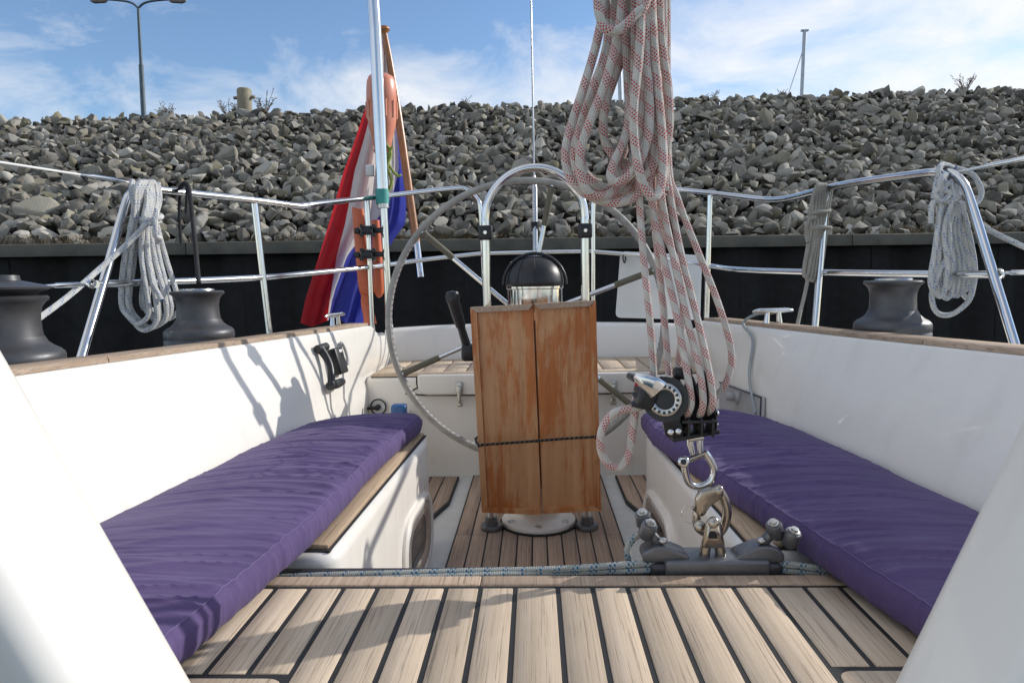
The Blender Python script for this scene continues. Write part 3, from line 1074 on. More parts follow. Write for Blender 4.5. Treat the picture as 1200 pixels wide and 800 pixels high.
# ------------------------------------------------------------------ winches
def winch(loc, label, self_tail=False, sc=1.0):
    t = thing('winch', label, 'winch', loc, 'sheet winches on the coamings')
    o = Matrix.Translation(Vector(loc)) @ Matrix.Scale(sc, 4)
    MB().lathe([(0.10, 0.0), (0.101, 0.004), (0.101, 0.034), (0.099, 0.036), (0.099, 0.039), (0.101, 0.041), (0.101, 0.055), (0.099, 0.062), (0.092, 0.069), (0.080, 0.076), (0.07, 0.085), (0.064, 0.097), (0.0, 0.098)], 40, o).build('base', M['winch'], t)
    MB().lathe([(0.0635, 0.092), (0.061, 0.11), (0.060, 0.13), (0.0605, 0.146), (0.064, 0.160), (0.071, 0.170), (0.077, 0.174), (0.078, 0.179), (0.074, 0.183), (0.05, 0.184), (0.0, 0.184)], 40, o).build('drum', M['winch'], t)
    if self_tail:
        MB().lathe([(0.055, 0.182), (0.06, 0.190), (0.082, 0.197), (0.083, 0.201), (0.07, 0.206), (0.03, 0.215), (0.028, 0.226), (0, 0.227)], 40, o).build('self_tailing_jaw', M['winch'], t)
    else:
        MB().lathe([(0.05, 0.1838), (0.048, 0.189), (0.018, 0.190), (0.016, 0.186), (0, 0.186)], 32, o).build('top_cap', M['steel_dull'], t)
    return t


winch((-1.03, 2.06, 0.672), 'dark grey winch beneath the hanging black strap')
winch((1.03, 2.0, 0.668), 'dark grey winch between the grey rope coil and blue flecked coil')
winch((-1.15, 1.45, 0.665), 'tall self-tailing grey winch beside the blue flecked mooring line', True, 1.04)
for (x, y) in ((-1.03, 2.06), (1.03, 2.0), (-1.15, 1.45)):
    MB().lathe([(0.125, 0), (0.12, 0.07), (0.113, 0.079), (0, 0.0795)], 32, Matrix.Translation((x, y, 0.585))).build('winch_pad', M['gel'], yacht)

# ------------------------------------------------------------------ pushpit rails
RT = 0.0128


def posts(t, lst, r=RT):
    for a, b2 in lst:
        a, b2 = Vector(a), Vector(b2)
        d = (b2 - a); d2 = d * ((0.59 - a.z) / d.z) if abs(d.z) > 1e-6 else d
        e = a + d2
        MB().tube([a, e], r, 12).build('post', M['steel'], t)
        MB().lathe([(r * 1.5, 0.012), (r * 2.4, 0.006), (r * 2.5, 0)][::-1], 16, Matrix.Translation((e.x, e.y, 0.586))).build('post_foot', M['steel'], t)


t = thing('pushpit_rail', 'steel stern rail carrying the flag, orange light and black strap', 'railing', at(300, 392, 2.7))
top = [at(95, 420, 1.85), at(122, 328, 2.0), at(146, 243, 2.13), at(153, 227, 2.17), at(163, 221, 2.21), at(180, 222, 2.26), at(225, 227, 2.4), at(300, 235, 2.65), at(345, 241, 2.84), at(358, 241, 2.9), at(372, 239, 2.97), at(440, 231, 3.4), at(530, 221, 3.68), at(548, 223, 3.71), at(558, 232, 3.72), at(563, 246, 3.72), at(566, 300, 3.72), at(569, 383, 3.72)]
d0 = (top[0] - top[1]).normalized()
top = [top[0] + d0 * 0.12] + top
MB().tube(top, RT, 14, sub=5).build('top_rail', M['steel'], t)
MB().tube([at(113, 333, 1.97), at(205, 330, 2.3), at(310, 325, 2.66), at(345, 322, 2.9), at(440, 312, 3.4), at(500, 304, 3.6), at(565, 297, 3.72)], RT * 0.9, 12, sub=4).build('mid_rail', M['steel'], t)
posts(t, [(at(298, 236, 2.65), at(316, 392, 2.65)), (at(430, 234, 3.36), at(436, 375, 3.36))])
MB().tube([at(112, 331, 1.955), at(108, 337, 1.93), at(103, 334, 1.92), at(106, 328, 1.93)], 0.004, 6, closed=True, sub=4).build('eye', M['steel'], t)

t = thing('pushpit_rail', 'steel stern rail carrying the white panel, grey coil and blue flecked coil', 'railing', at(955, 385, 2.55))
top = [at(695, 383, 3.72), at(695, 300, 3.72), at(695, 250, 3.72), at(697, 234, 3.72), at(706, 222, 3.72), at(725, 218, 3.71), at(800, 223, 3.5), at(880, 232, 3.12), at(905, 234, 3.0), at(930, 231, 2.86), at(985, 217, 2.55), at(1060, 206, 2.27), at(1095, 202, 2.15), at(1113, 203, 2.11), at(1126, 212, 2.08), at(1137, 235, 2.05), at(1165, 325, 1.95), at(1190, 407, 1.86)]
d0 = (top[-1] - top[-2]).normalized()
top = top + [top[-1] + d0 * 0.12]
MB().tube(top, RT, 14, sub=5).build('top_rail', M['steel'], t)
MB().tube([at(695, 295, 3.72), at(765, 301, 3.66), at(830, 311, 3.4), at(870, 316, 3.05), at(1000, 320, 2.45), at(1165, 322, 1.97)], RT * 0.9, 12, sub=4).build('mid_rail', M['steel'], t)
posts(t, [(at(832, 229, 3.34), at(828, 372, 3.34)), (at(968, 221, 2.62), at(955, 385, 2.55))])
MB().tube([at(1167, 319, 1.96), at(1172, 326, 1.95), at(1176, 322, 1.94), at(1172, 316, 1.95)], 0.004, 6, closed=True, sub=4).build('eye', M['steel'], t)

t = MB().tube([at(567, 297, 3.735), at(630, 295.5, 3.735), at(696, 294.5, 3.735)], 0.0105, 10).build('gate_bar', M['steel'])
tag(t, 'straight steel gate bar joining the two stern rails', 'bar')

# lifelines
def lifeline(a, b2, label, n0=0.0, n1=0.3):
    t = thing('lifeline', label, 'lifeline', a, 'lifelines to the stern rails')
    MB().tube([a, b2], 0.0035, 8).build('wire', M['white'], t)
    c, d = a.lerp(b2, n0), a.lerp(b2, n1)
    MB().tube([c, c.lerp(d, 0.2), c.lerp(d, 0.25), c.lerp(d, 0.75), c.lerp(d, 0.8), d], [0.005, 0.005, 0.0075, 0.0075, 0.005, 0.004], 8).build('turnbuckle', M['steel'], t)


lifeline(at(153, 214, 2.14), at(-40, 184, 1.55), 'upper lifeline running from the rail corner with the mooring line', 0.05, 0.38)
lifeline(at(107, 333, 1.94), at(5, 337, 1.62), 'lower lifeline ending behind the tall self-tailing winch', 0.02, 0.6)
lifeline(at(1116, 203, 2.11), at(1260, 174, 1.85), 'upper lifeline running from the rail corner above the looped blue coil', 0.15, 0.8)
lifeline(at(1172, 320, 1.95), at(1260, 318, 1.8), 'lower lifeline with steel eye on the rail beside the looped blue coil', 0.05, 0.5)

# backstay
t = thing('backstay', 'thin wire backstay rising through the gap between the stern rails', 'wire', at(628, 345, 3.8))
MB().tube([at(621, -60, 4.05), at(626, 205, 3.86)], 0.005, 8).build('wire', M['steel_dull'], t)
MB().tube([at(626, 205, 3.86), at(626.3, 216, 3.855), at(626.5, 220, 3.85), at(628, 345, 3.78), at(628.4, 385, 3.75)], [0.006, 0.012, 0.015, 0.015, 0.015], 10).build('turnbuckle', M['steel_dull'], t)
MB().tube([at(627, 260, 3.83), at(627.2, 271, 3.83)], 0.021, 10).build('tape', M['black_cloth'], t)

# ------------------------------------------------------------------ stern pole with its gear
t = thing('antenna_pole', 'tall steel pole with teal tape rising above the stern rail', 'pole', at(456, 378, 3.38))
MB().tube([at(433, -70, 3.38), at(440, 40, 3.38), at(449, 228, 3.38)], 0.029, 16).build('upper_tube', M['steel'], t)
MB().tube([at(449, 226, 3.38), at(454, 330, 3.38), at(456.5, 385, 3.38)], 0.019, 14).build('lower_tube', M['steel'], t)
MB().tube([at(447.4, 222, 3.375), at(448.3, 239, 3.375)], 0.033, 14).build('teal_tape', M['teal_tape'], t)
MB().tube([at(449, 238, 3.375), at(449.4, 244, 3.375)], 0.029, 14).build('collar', M['steel_dull'], t)

t = thing('rescue_light', 'salmon bottle-shaped rescue light hung upside down on the steel pole', 'light', at(447, 178, 3.46))
up = (at(446, 88, 3.47) - at(448, 178, 3.47)).normalized()
Fm = frame(at(448.5, 180, 3.47), up.orthogonal(), up.cross(up.orthogonal()), up)
MB().lathe([(0.0, -0.004), (0.040, 0.0), (0.042, 0.008), (0.047, 0.012), (0.047, 0.020), (0.042, 0.024), (0.042, 0.034), (0.046, 0.04), (0.047, 0.06), (0.056, 0.095), (0.066, 0.13), (0.072, 0.17), (0.073, 0.25), (0.075, 0.255), (0.074, 0.31), (0.070, 0.35), (0.060, 0.372), (0.04, 0.383), (0, 0.386)], 28, Fm).build('body', M['orange_light'], t)
for k in range(10):
    a = k * 0.628
    d = Vector((math.cos(a), math.sin(a), 0))
    MB().tube([Fm @ (d * 0.073 + Vector((0, 0, 0.17))), Fm @ (d * 0.075 + Vector((0, 0, 0.25)))], 0.005, 6).build('rib', M['orange_light'], t)
MB().box(at(434, 200, 3.40), (0.042, 0.03, 0.055), bevel=0.006).build('bracket', M['white'], t)

b = MB()
b.tube([at(452, 168, 3.40), at(458, 180, 3.40), at(454, 195, 3.39), at(459, 212, 3.40), at(455, 224, 3.40)], 0.008, 6, sub=5)
b.tube([at(460, 172, 3.40), at(453, 186, 3.39), at(460, 200, 3.40), at(466, 206, 3.41), at(470, 205, 3.41)], 0.007, 6, sub=5)
tag(b.build('lime_cord', M['lime']), 'lime green cord knotted below the salmon rescue light', 'cord')

t = thing('rescue_float', 'slim orange float strapped to a stern rail post with black clamps', 'float', at(430, 380, 3.44))
b = MB()
b.tube([at(419, 247, 3.46), at(420, 252, 3.46), at(427, 330, 3.46), at(431, 345, 3.46), at(432, 349, 3.46)], [0.027, 0.031, 0.034, 0.031, 0.018], 16, sub=4, flat=0.62)
b.build('body', M['orange'], t)
b = MB()
b.tube([at(440, 258, 3.45), at(444, 335, 3.45), at(441, 346, 3.45)], [0.02, 0.03, 0.012], 12, sub=4)
b.build('side_fin', M['orange'], t)
b = MB()
b.tube([at(430, 346, 3.45), at(428, 356, 3.45), at(432, 368, 3.45), at(434, 380, 3.45)], [0.03, 0.022, 0.03, 0.034], 12, sub=3)
b.build('base_knob', M['orange'], t)
for yy in (270, 298):
    b = MB()
    b.box(at(430.5, yy, 3.345), (0.055, 0.05, 0.042), bevel=0.008)
    b.box(at(421, yy + 1, 3.40), (0.030, 0.09, 0.03), bevel=0.006)
    b.box(at(443, yy, 3.37), (0.05, 0.03, 0.026), bevel=0.006)
    for dx in (-7, 7):
        for dy in (-5, 5):
            c = at(430.5 + dx, yy + dy, 3.315)
            b.cyl(c, c + Vector((0, 0.02, 0)), 0.010, 8)
    b.build('clamp', M['black'], t)

# flag on its staff
t = thing('flagstaff', 'varnished wooden flagstaff with knob on the stern rail', 'flagstaff', at(487, 282, 3.80))
MB().tube([at(450, 38, 3.9), at(463, 110, 3.88), at(478, 215, 3.84), at(488, 285, 3.80)], [0.018, 0.021, 0.023, 0.022], 14, sub=2).build('staff', M['staff'], t)
MB().tube([at(488, 283, 3.80), at(493, 325, 3.76)], 0.02, 12).build('socket', M['steel'], t)
MB().lathe([(0, 0), (0.02, 0.0), (0.023, 0.008), (0.034, 0.016), (0.036, 0.026), (0.03, 0.036), (0.0, 0.04)], 20, Matrix.Translation(at(450.2, 40, 3.9)) @ Matrix.Rotation(-0.15, 4, 'Y')).build('knob', M['staff'], t)

FLL = [(48, 445), (60, 444), (90, 438), (130, 427), (170, 414), (200, 403), (250, 389), (300, 374), (350, 358), (378, 352)]
FLR = [(48, 450), (60, 453), (90, 458), (130, 464), (170, 469), (190, 472), (240, 476), (262, 475), (280, 462), (300, 450), (340, 437), (378, 427)]
FA = [(48, 0.5), (90, 0.4), (130, 0.22), (170, 0.19), (200, 0.18), (260, 0.21), (300, 0.27), (340, 0.36), (378, 0.42)]
FB = [(48, 0.9), (130, 0.96), (170, 0.95), (200, 0.92), (230, 0.80), (260, 0.60), (300, 0.43), (340, 0.41), (378, 0.44)]
flag = thing('national_flag', 'red, white and blue flag hanging limp from the wooden staff', 'flag', at(400, 378, 3.86))
for nm, mk, lo, hi in (('red_stripe', 'red_cloth', None, FA), ('white_stripe', 'white_cloth', FA, FB), ('blue_stripe', 'blue_cloth', FB, None)):
    P = []
    for i in range(67):
        y = 48 + 330 * i / 66
        l, r_ = interp(FLL, y), interp(FLR, y)
        row = []
        for j in range(15):
            a = interp(lo, y) if lo else 0.0
            c = interp(hi, y) if hi else 1.0
            u = a + (c - a) * j / 14
            f = min(1, (y - 40) / 120)
            dep = 0.075 * math.sin(u * 13.0 + y * 0.006 + 0.5) * f + 0.03 * math.sin(u * 27 + y * 0.011) * f
            yb = y + (4 * math.sin(u * 9) if i > 60 else 0)
            row.append(at(l + (r_ - l) * u, yb, 3.90 + dep - 0.10 * (y - 48) / 330))
        P.append(row)
    m = MB().grid(P)
    back = [[p + Vector((0, 0.0015, 0)) for p in row] for row in P]
    m.build(nm, M[mk], flag)

# white panel on the stern rail
pl = round_poly([tuple(v) for v in ((0, 0), (0.46, -0.02), (0.47, 0.33), (0.03, 0.36))], 0.03, 5)
o = at(721, 372, 3.76)
t = MB().prism(pl, 0.012, frame(o, (1, 0, 0), (0, 0.03, 1), (0, -1, 0.03)), bevel=0.003, seg=2, ang=0.8).build('rail_panel', M['white'])
tag(t, 'white plastic panel tied to the stern rail behind the mainsheet', 'panel')
MB().tube([at(731, 296, 3.70), at(730, 303, 3.70), at(732, 308, 3.72), at(733, 302, 3.75)], 0.004, 6, closed=True, sub=3).build('tie', M['black'], t)

# ------------------------------------------------------------------ steering pedestal, wheel, table
ped = t = thing('steering_pedestal', 'steering pedestal with large six-spoke wheel, black throttle and round bolted base', 'pedestal', (0.004, 2.37, 0.01))
MB().lathe([(0.138, 0), (0.138, 0.006), (0.0, 0.0065)], 48, Matrix.Translation((0.004, 2.37, 0.009))).build('gasket', M['caulk'], t)
MB().lathe([(0.130, 0.0), (0.131, 0.010), (0.126, 0.016), (0.085, 0.020), (0.075, 0.026), (0.070, 0.04), (0.068, 0.12), (0.075, 0.50), (0.085, 0.66), (0.0, 0.661)], 48, Matrix.Translation((0.004, 2.37, 0.0155))).build('column', M['gel'], t)
for k in range(6):
    a = k * math.pi / 3 + 0.5
    c = Vector((0.004 + 0.108 * math.cos(a), 2.37 + 0.108 * math.sin(a), 0.032))
    MB().lathe([(0.012, 0), (0.011, 0.004), (0.004, 0.005), (0, 0.0045)], 12, Matrix.Translation(c)).build('bolt', M['steel_dull'], t)
b = MB()
l0, l1 = at(549, 412, 2.40), at(531, 352, 2.36)
b.tube([l0, l0.lerp(l1, 0.45), l0.lerp(l1, 0.55), l1], [0.017, 0.014, 0.019, 0.022], 12, sub=4)
b.lathe([(0, -0.002), (0.022, 0), (0.026, 0.02), (0.02, 0.036), (0, 0.04)], 16, frame(at(530.5, 354, 2.36), (1, 0, 0), (0, 1, 0), (0, 0, 1)))
b.box(at(550, 413, 2.40), (0.055, 0.05, 0.06), bevel=0.012)
b.box(at(566, 411, 2.40), (0.05, 0.04, 0.045), bevel=0.01)
b.build('throttle_lever', M['black'], t)

t = thing('compass_binnacle', 'chrome compass binnacle under a black hood above the folded table', 'compass', at(627, 356, 2.40))
c = at(627, 356, 2.42)
MB().lathe([(0.094, -0.06), (0.097, -0.05), (0.097, 0.052), (0.101, 0.055), (0.101, 0.062), (0.0, 0.063)], 48, Matrix.Translation(c)).build('bowl', M['steel'], t)
MB().lathe([(0.099, 0.062), (0.102, 0.066), (0.102, 0.080), (0.098, 0.105), (0.088, 0.128), (0.07, 0.150), (0.045, 0.164), (0.02, 0.169), (0, 0.170)], 48, Matrix.Translation(c)).build('hood', M['black'], t)
for a in (-math.pi / 2, -math.pi / 2 - 0.6):
    MB().tube([c + Vector((math.cos(a) * r_, math.sin(a) * r_, z)) for r_, z in ((0.103, 0.068), (0.1025, 0.082), (0.098, 0.106), (0.088, 0.129), (0.07, 0.151), (0.045, 0.165))], 0.0012, 6).build('hood_seam', M['black'], t)
MB().tube([c + Vector((math.cos(a) * 0.109, -0.03, 0.068 + math.sin(a) * 0.108)) for a in [math.pi * k / 16 for k in range(17)]], 0.006, 8).build('hood_hoop', M['black'], t)

t = thing('pedestal_guard', 'polished steel arch guard standing over the steering pedestal', 'guard rail', (0.005, 2.31, 0.01))
gx, gy, gr = 0.006, 2.31, 0.166
arch = [Vector((gx - gr, gy, 0.01)), Vector((gx - gr, gy, 0.5)), Vector((gx - gr, gy, 0.9)), Vector((gx - gr, gy, 1.06))]
arch += [Vector((gx - gr * math.cos(a), gy, 1.075 + gr * math.sin(a))) for a in [math.pi * k / 14 for k in range(15)]]
arch += [Vector((gx + gr, gy, 1.06)), Vector((gx + gr, gy, 0.9)), Vector((gx + gr, gy, 0.5)), Vector((gx + gr, gy, 0.01))]
MB().tube(arch, 0.0142, 14, sub=2).build('arch', M['steel'], t)
for s in (-1, 1):
    MB().lathe([(0.038, 0), (0.039, 0.012), (0.036, 0.017), (0.023, 0.018), (0.021, 0.042), (0.0145, 0.043)], 24, Matrix.Translation((gx + s * gr, gy, 0.0097))).build('foot', M['alu'], t)
    zc = 1.03
    cl = MB().box((gx + s * gr, gy - 0.004, zc), (0.046, 0.042, 0.048), bevel=0.005).build('clamp', M['black'], t)
    MB().cyl((gx + s * gr, gy - 0.03, zc), (gx + s * gr, gy - 0.02, zc), 0.006, 10).build('screw', M['steel'], cl)

# wheel
wc = at(616, 374, 2.67)
WR = 0.540
tilt = Matrix.Translation(wc) @ Matrix.Rotation(R(-4), 4, 'X')
rimpts = [tilt @ Vector((WR * math.cos(a), 0, WR * math.sin(a))) for a in [2 * math.pi * k / 96 for k in range(96)]]
t = rim = tag(MB().tube(rimpts, 0.0138, 14, closed=True).build('steering_wheel', M['leather'], ped), 'large six-spoke steering wheel with grey leather rim')
# lacing on the inner side of the cover
b = MB()
for k in range(150):
    a = 2 * math.pi * k / 150
    p0 = tilt @ Vector(((WR - 0.0136) * math.cos(a), -0.008, (WR - 0.0136) * math.sin(a)))
    p1 = tilt @ Vector(((WR - 0.0136) * math.cos(a + 0.02), 0.004, (WR - 0.0136) * math.sin(a + 0.02)))
    b.tube([p0, p1], 0.0013, 4)
b.build('lacing', M['thread'], rim)
for k, a in enumerate((20, 78, 139, 203, 262, 320)):
    a = R(a)
    d = Vector((math.cos(a), 0, math.sin(a)))
    sp = MB().tube([tilt @ (d * 0.05), tilt @ (d * (WR - 0.01))], 0.0095, 10).build('spoke', M['steel'], t)
    MB().tube([tilt @ (d * (WR - 0.17)), tilt @ (d * (WR - 0.165)), tilt @ (d * (WR - 0.03)), tilt @ (d * (WR - 0.015))], [0.010, 0.0125, 0.0125, 0.015], 10).build('spoke_grip', M['braid_grip'], t)
MB().lathe([(0, -0.05), (0.03, -0.045), (0.055, -0.03), (0.06, 0.0), (0.055, 0.03), (0, 0.035)], 24, tilt @ Matrix.Rotation(R(90), 4, 'X')).build('hub', M['steel'], t)

# folded cockpit table: two hanging leaves
t = thing('folded_table', 'worn varnished wooden cockpit table folded down before the wheel', 'table', at(632, 597, 2.2))
for nm, q in (('leaf', ((553, 361), (624.5, 357.5), (634.5, 600), (566.5, 597))), ('leaf', ((626.5, 357), (697, 353), (703, 595.5), (636.5, 598.5)))):
    ptl = [at(px, py, 2.205 + (0.02 if k in (0, 3) and q[0][0] < 600 else 0)) for k, (px, py) in enumerate(q)]
    ux = (ptl[1] - ptl[0]); uz = (ptl[0] - ptl[3])
    nrm = ux.cross(uz).normalized()
    if nrm.y > 0: nrm = -nrm

    def lp(u, v, d):
        a = ptl[3].lerp(ptl[2], u); c = ptl[0].lerp(ptl[1], u)
        return a.lerp(c, v) + nrm * d
    m = MB()
    m.add([lp(u, v, d) for d in (0.004, -0.016) for u, v in ((0, 0), (1, 0), (1, 1), (0, 1))], [[0, 1, 2, 3], [7, 6, 5, 4], [0, 4, 5, 1], [1, 5, 6, 2], [2, 6, 7, 3], [3, 7, 4, 0]])
    leaf = m.build('leaf', M['varnish'], t)
    # raised fiddle round the edge, mitred strips
    wu, wv = 0.013 / ux.length, 0.014 / uz.length
    outer = q[0][0] < 600
    strips = [((-0.01, -0.005), (1.005, -0.005), (1.005 - wu, wv), (wu, wv)), ((-0.01, 1.005), (1.005, 1.005), (1.005 - wu, 1 - wv), (wu, 1 - wv))]
    strips.append(((-0.012, -0.004), (-0.012, 1.004), (wu * 1.4, 1 - wv * 1.02), (wu * 1.4, wv * 1.02)) if outer else ((1.012, -0.004), (1.012, 1.004), (1 - wu * 1.4, 1 - wv * 1.02), (1 - wu * 1.4, wv * 1.02)))
    for st in strips:
        c = MB()
        hi_ = [lp(u, v, 0.017) for u, v in st]; lo_ = [lp(u, v, -0.018) for u, v in st]
        c.add(hi_ + lo_, [[0, 1, 2, 3], [7, 6, 5, 4], [0, 4, 5, 1], [1, 5, 6, 2], [2, 6, 7, 3], [3, 7, 4, 0]])
        c.build('fiddle', M['teak_cap'] if st is strips[1] else M['varnish'], leaf)
# spine block behind the leaves and brackets on the guard
MB().box((gx, 2.247, 0.46), (0.30, 0.045, 0.56), bevel=0.006).build('spine', M['varnish'], t)
MB().box((gx, 2.283, 0.62), (0.33, 0.022, 0.05), bevel=0.004).build('bracket', M['steel_dull'], t)
cord = [at(561, 522, 2.17), at(566, 521, 2.165), at(600, 518.5, 2.168), at(634, 516, 2.168), at(665, 513.5, 2.168), at(700, 511.5, 2.168), at(704, 511, 2.18)]
cd_ = MB().tube(cord + [Vector((0.21, 2.26, 0.36)), Vector((0.0, 2.29, 0.36)), Vector((-0.19, 2.27, 0.35))], 0.0042, 8, closed=True, sub=3).build('tie_cord', M['rope_black'])
tag(cd_, 'thin black cord with pale flecks tied round the folded table', 'cord')

# ------------------------------------------------------------------ mainsheet tackle
YS = 1.15


def rope(pts, r, sub=6, seg=10, closed=False, mat='rope_red', name='rope', parent=None):
    return MB().tube(pts, r, seg, sub=sub, closed=closed).build(name, M[mat], parent)


def z3(pts, dy=0.0):
    """points read off an enlarged crop of the photo: origin (600,0), 8/3 px per px"""
    out = []
    for p in pts:
        d = p[2] if len(p) > 2 else 0.0
        out.append(at(600 + p[0] * 0.375, p[1] * 0.375, YS + dy + d))
    return out


RR = 0.0074
ms = thing('mainsheet_coil', 'thick white and red flecked mainsheet hanging in a large looped coil', 'rope', at(745, 235, YS))
loops = [
    # outer left loop
    [(290, -150, .03), (288, 0, .02), (280, 60, .015), (258, 160, .01), (222, 280), (186, 390), (168, 470), (176, 540), (212, 592), (268, 624, .005), (330, 634, .01), (388, 612, .012), (430, 560, .02), (452, 470, .03), (462, 350, .035), (452, 190, .035), (440, 60, .03), (430, -150, .03)],
    # second left loop
    [(350, -150, -.012), (345, 0, -.012), (332, 100, -.015), (312, 190, -.018), (280, 290, -.02), (240, 390, -.022), (215, 470, -.022), (214, 540, -.02), (238, 600, -.015), (290, 612, -.002), (345, 578, .03), (392, 520, .04), (428, 420, .05), (440, 300, .05), (425, 130, .05), (410, -150, .05)],
    # inner left strand, slack loop
    [(318, -150, .035), (322, 0, .035), (318, 90, .03), (300, 180, .028), (262, 270, .03), (222, 360, .032), (208, 430, .035), (214, 500, .035), (245, 560, .03), (300, 590, .03), (360, 590, .035), (420, 560, .045), (455, 480, .05), (468, 380, .055), (462, 230, .05), (450, -150, .05)],
    # short slack strand in the middle
    [(352, -150, .045), (355, 90, .045), (350, 160, .045), (318, 250, .04), (292, 330, .035), (285, 400, .03), (298, 460, .03), (335, 500, .03), (380, 520, .04), (410, 480, .05), (405, 380, .055), (395, 200, .055), (392, -150, .055)],
    # little front loop
    [(420, -150, -.02), (418, 160, -.02), (425, 250, -.022), (430, 350, -.022), (424, 430, -.024), (398, 505, -.026), (358, 555, -.028), (322, 568, -.028), (308, 545, -.026), (322, 500, -.018), (350, 440, -.004), (372, 340, .012), (382, 200, .015), (385, -150, .015)],
    # front right loop
    [(398, -150, -.035), (402, 60, -.035), (396, 180, -.036), (386, 280, -.038), (380, 380, -.04), (388, 480, -.04), (408, 570, -.038), (438, 616, -.034), (464, 588, -.026), (472, 500, -.02), (466, 390, -.018), (452, 250, -.018), (440, 100, -.018), (432, -150, -.018)],
    # top short bight
    [(262, -150, -.03), (268, 0, -.034), (274, 50, -.038), (290, 86, -.042), (318, 98, -.045), (352, 80, -.046), (392, 40, -.042), (418, 8, -.036), (440, -150, -.03)],
    # short inner rear bight
    [(370, -150, .02), (372, 50, .022), (372, 150, .022), (368, 300, .02), (372, 420, .018), (390, 520, .012), (420, 545, .006), (444, 500, .002), (446, 400, 0), (436, 250, 0), (428, -150, 0)],
    [(410, -150, .012), (415, 60, .012), (418, 200, .01), (412, 330, .008), (395, 440, .006), (368, 520, .004), (340, 548, .002), (330, 520, .006), (345, 460, .01), (365, 380, .02), (360, 200, .02), (350, -150, .02)],
    [(275, -150, .045), (300, 60, .045), (290, 170, .045), (250, 280, .048), (205, 400, .05), (192, 480, .05), (205, 550, .048), (250, 600, .045), (310, 610, .05), (370, 585, .055), (415, 520, .06), (445, 400, .065), (448, 200, .06), (445, -150, .06)],
    # behind
    [(300, -150, .06), (335, 60, .06), (360, 200, .062), (365, 350, .065), (350, 470, .065), (325, 530, .06), (345, 575, .058), (400, 560, .06), (440, 470, .065), (452, 300, .065), (450, -150, .06)],
]


def run_up(L, y0, y1):
    """carry the strands on upwards to the boom"""
    L = list(L)
    if L[0][1] == y0: L = [(L[0][0], y1) + tuple(L[0][2:]), (L[0][0], (y0 + y1) / 2) + tuple(L[0][2:])] + L
    if L[-1][1] == y0: L = L + [(L[-1][0], (y0 + y1) / 2) + tuple(L[-1][2:]), (L[-1][0], y1) + tuple(L[-1][2:])]
    return L


for L in loops:
    rope(z3(run_up(L, -150, -1000)), RR, 6, 10, name='coil_turn', parent=ms)
rope(z3([(460, -1000, .0), (460, -500, .0), (460, -150, .0), (462, 40, 0), (470, 150, 0), (487, 270, 0), (492, 380, 0), (484, 450, .005), (476, 540, .02), (480, 600, .02)]), RR, 6, name='coil_turn', parent=ms)

# the falls of the tackle, running from the boom to the lower block
fl = thing('mainsheet_falls', 'red flecked mainsheet parts running down into the block', 'rope', at(800, 480, YS))
falls = [
    [(745, -60, .03), (748, 120, .03), (749, 225, .015), (754, 300, 0), (762, 380, -.01), (767, 450, -.012)],
    [(770, -60, .05), (766, 120, .05), (765, 230, .04), (771, 300, .03), (778, 370, .03), (784, 440, .02)],
    [(755, -60, .0), (758, 160, .015), (763, 232, .015), (777, 300, .004), (792, 365, -.02), (804, 430, -.042), (810, 468, -.048), (807, 482, -.042), (802, 490, -.02)],
    [(772, -60, .02), (772, 160, .02), (776, 232, .012), (789, 300, 0), (803, 365, -.02), (819, 430, -.042), (824, 466, -.048), (822, 482, -.042), (818, 488, -.02)],
    [(778, -60, .03), (779, 160, .03), (786, 232, .02), (799, 300, .006), (814, 360, -.015), (829, 425, -.040), (835, 462, -.046), (834, 476, -.042), (830, 484, -.02)],
    [(782, -60, .05), (783, 180, .04), (794, 232, .03), (816, 290, .02), (838, 345, .015), (854, 395, .01), (857, 425, .01), (850, 450, .01), (836, 468, .015), (826, 478, .03)],
    [(762, -60, .06), (764, 140, .06), (772, 250, .05), (790, 300, .045), (800, 345, .04), (798, 400, .035), (792, 450, .03)],
]
for L in falls:
    rope([at(x, y, YS + d) for x, y, d in run_up(L, -60, -375)], 0.0060, 6, 10, name='fall', parent=fl)
rope([at(x, y, YS + d) for x, y, d in [(770, 462, -.028), (750, 476, -.03), (735, 479, -.03), (718, 485, -.03), (706, 502, -.03), (704, 525, -.028), (713, 544, -.025), (727, 547, -.022), (737, 532, -.02), (741, 505, -.02), (744, 480, -.022), (746, 462, -.02), (752, 452, 0)]], 0.0070, 7, 10, name='tail_loop', parent=fl)

# triple block
blk = thing('mainsheet_block', 'black triple sheave block with silver cam arm under the mainsheet', 'pulley block', at(806, 505, YS))
bc = at(806, 474, YS)
axis = (at(830, 468, YS) - at(775, 478, YS - 0.005)).normalized()
bup = (at(797, 430, YS) - at(806, 505, YS)).normalized()
bup = (bup - axis * bup.dot(axis)).normalized()
bfw = axis.cross(bup)
BF = lambda a, u, f=0.0: bc + axis * a + bup * u + bfw * f


def plate(a, th, pts, mat, name='cheek_plate', bev=0.0015):
    Mx = Matrix.Translation(bc + axis * (a - th / 2)) @ Matrix(((bfw.x, bup.x, axis.x, 0), (bfw.y, bup.y, axis.y, 0), (bfw.z, bup.z, axis.z, 0), (0, 0, 0, 1)))
    return MB().prism(pts, th, Mx, bevel=bev, seg=1, ang=0.9).build(name, M[mat], blk)


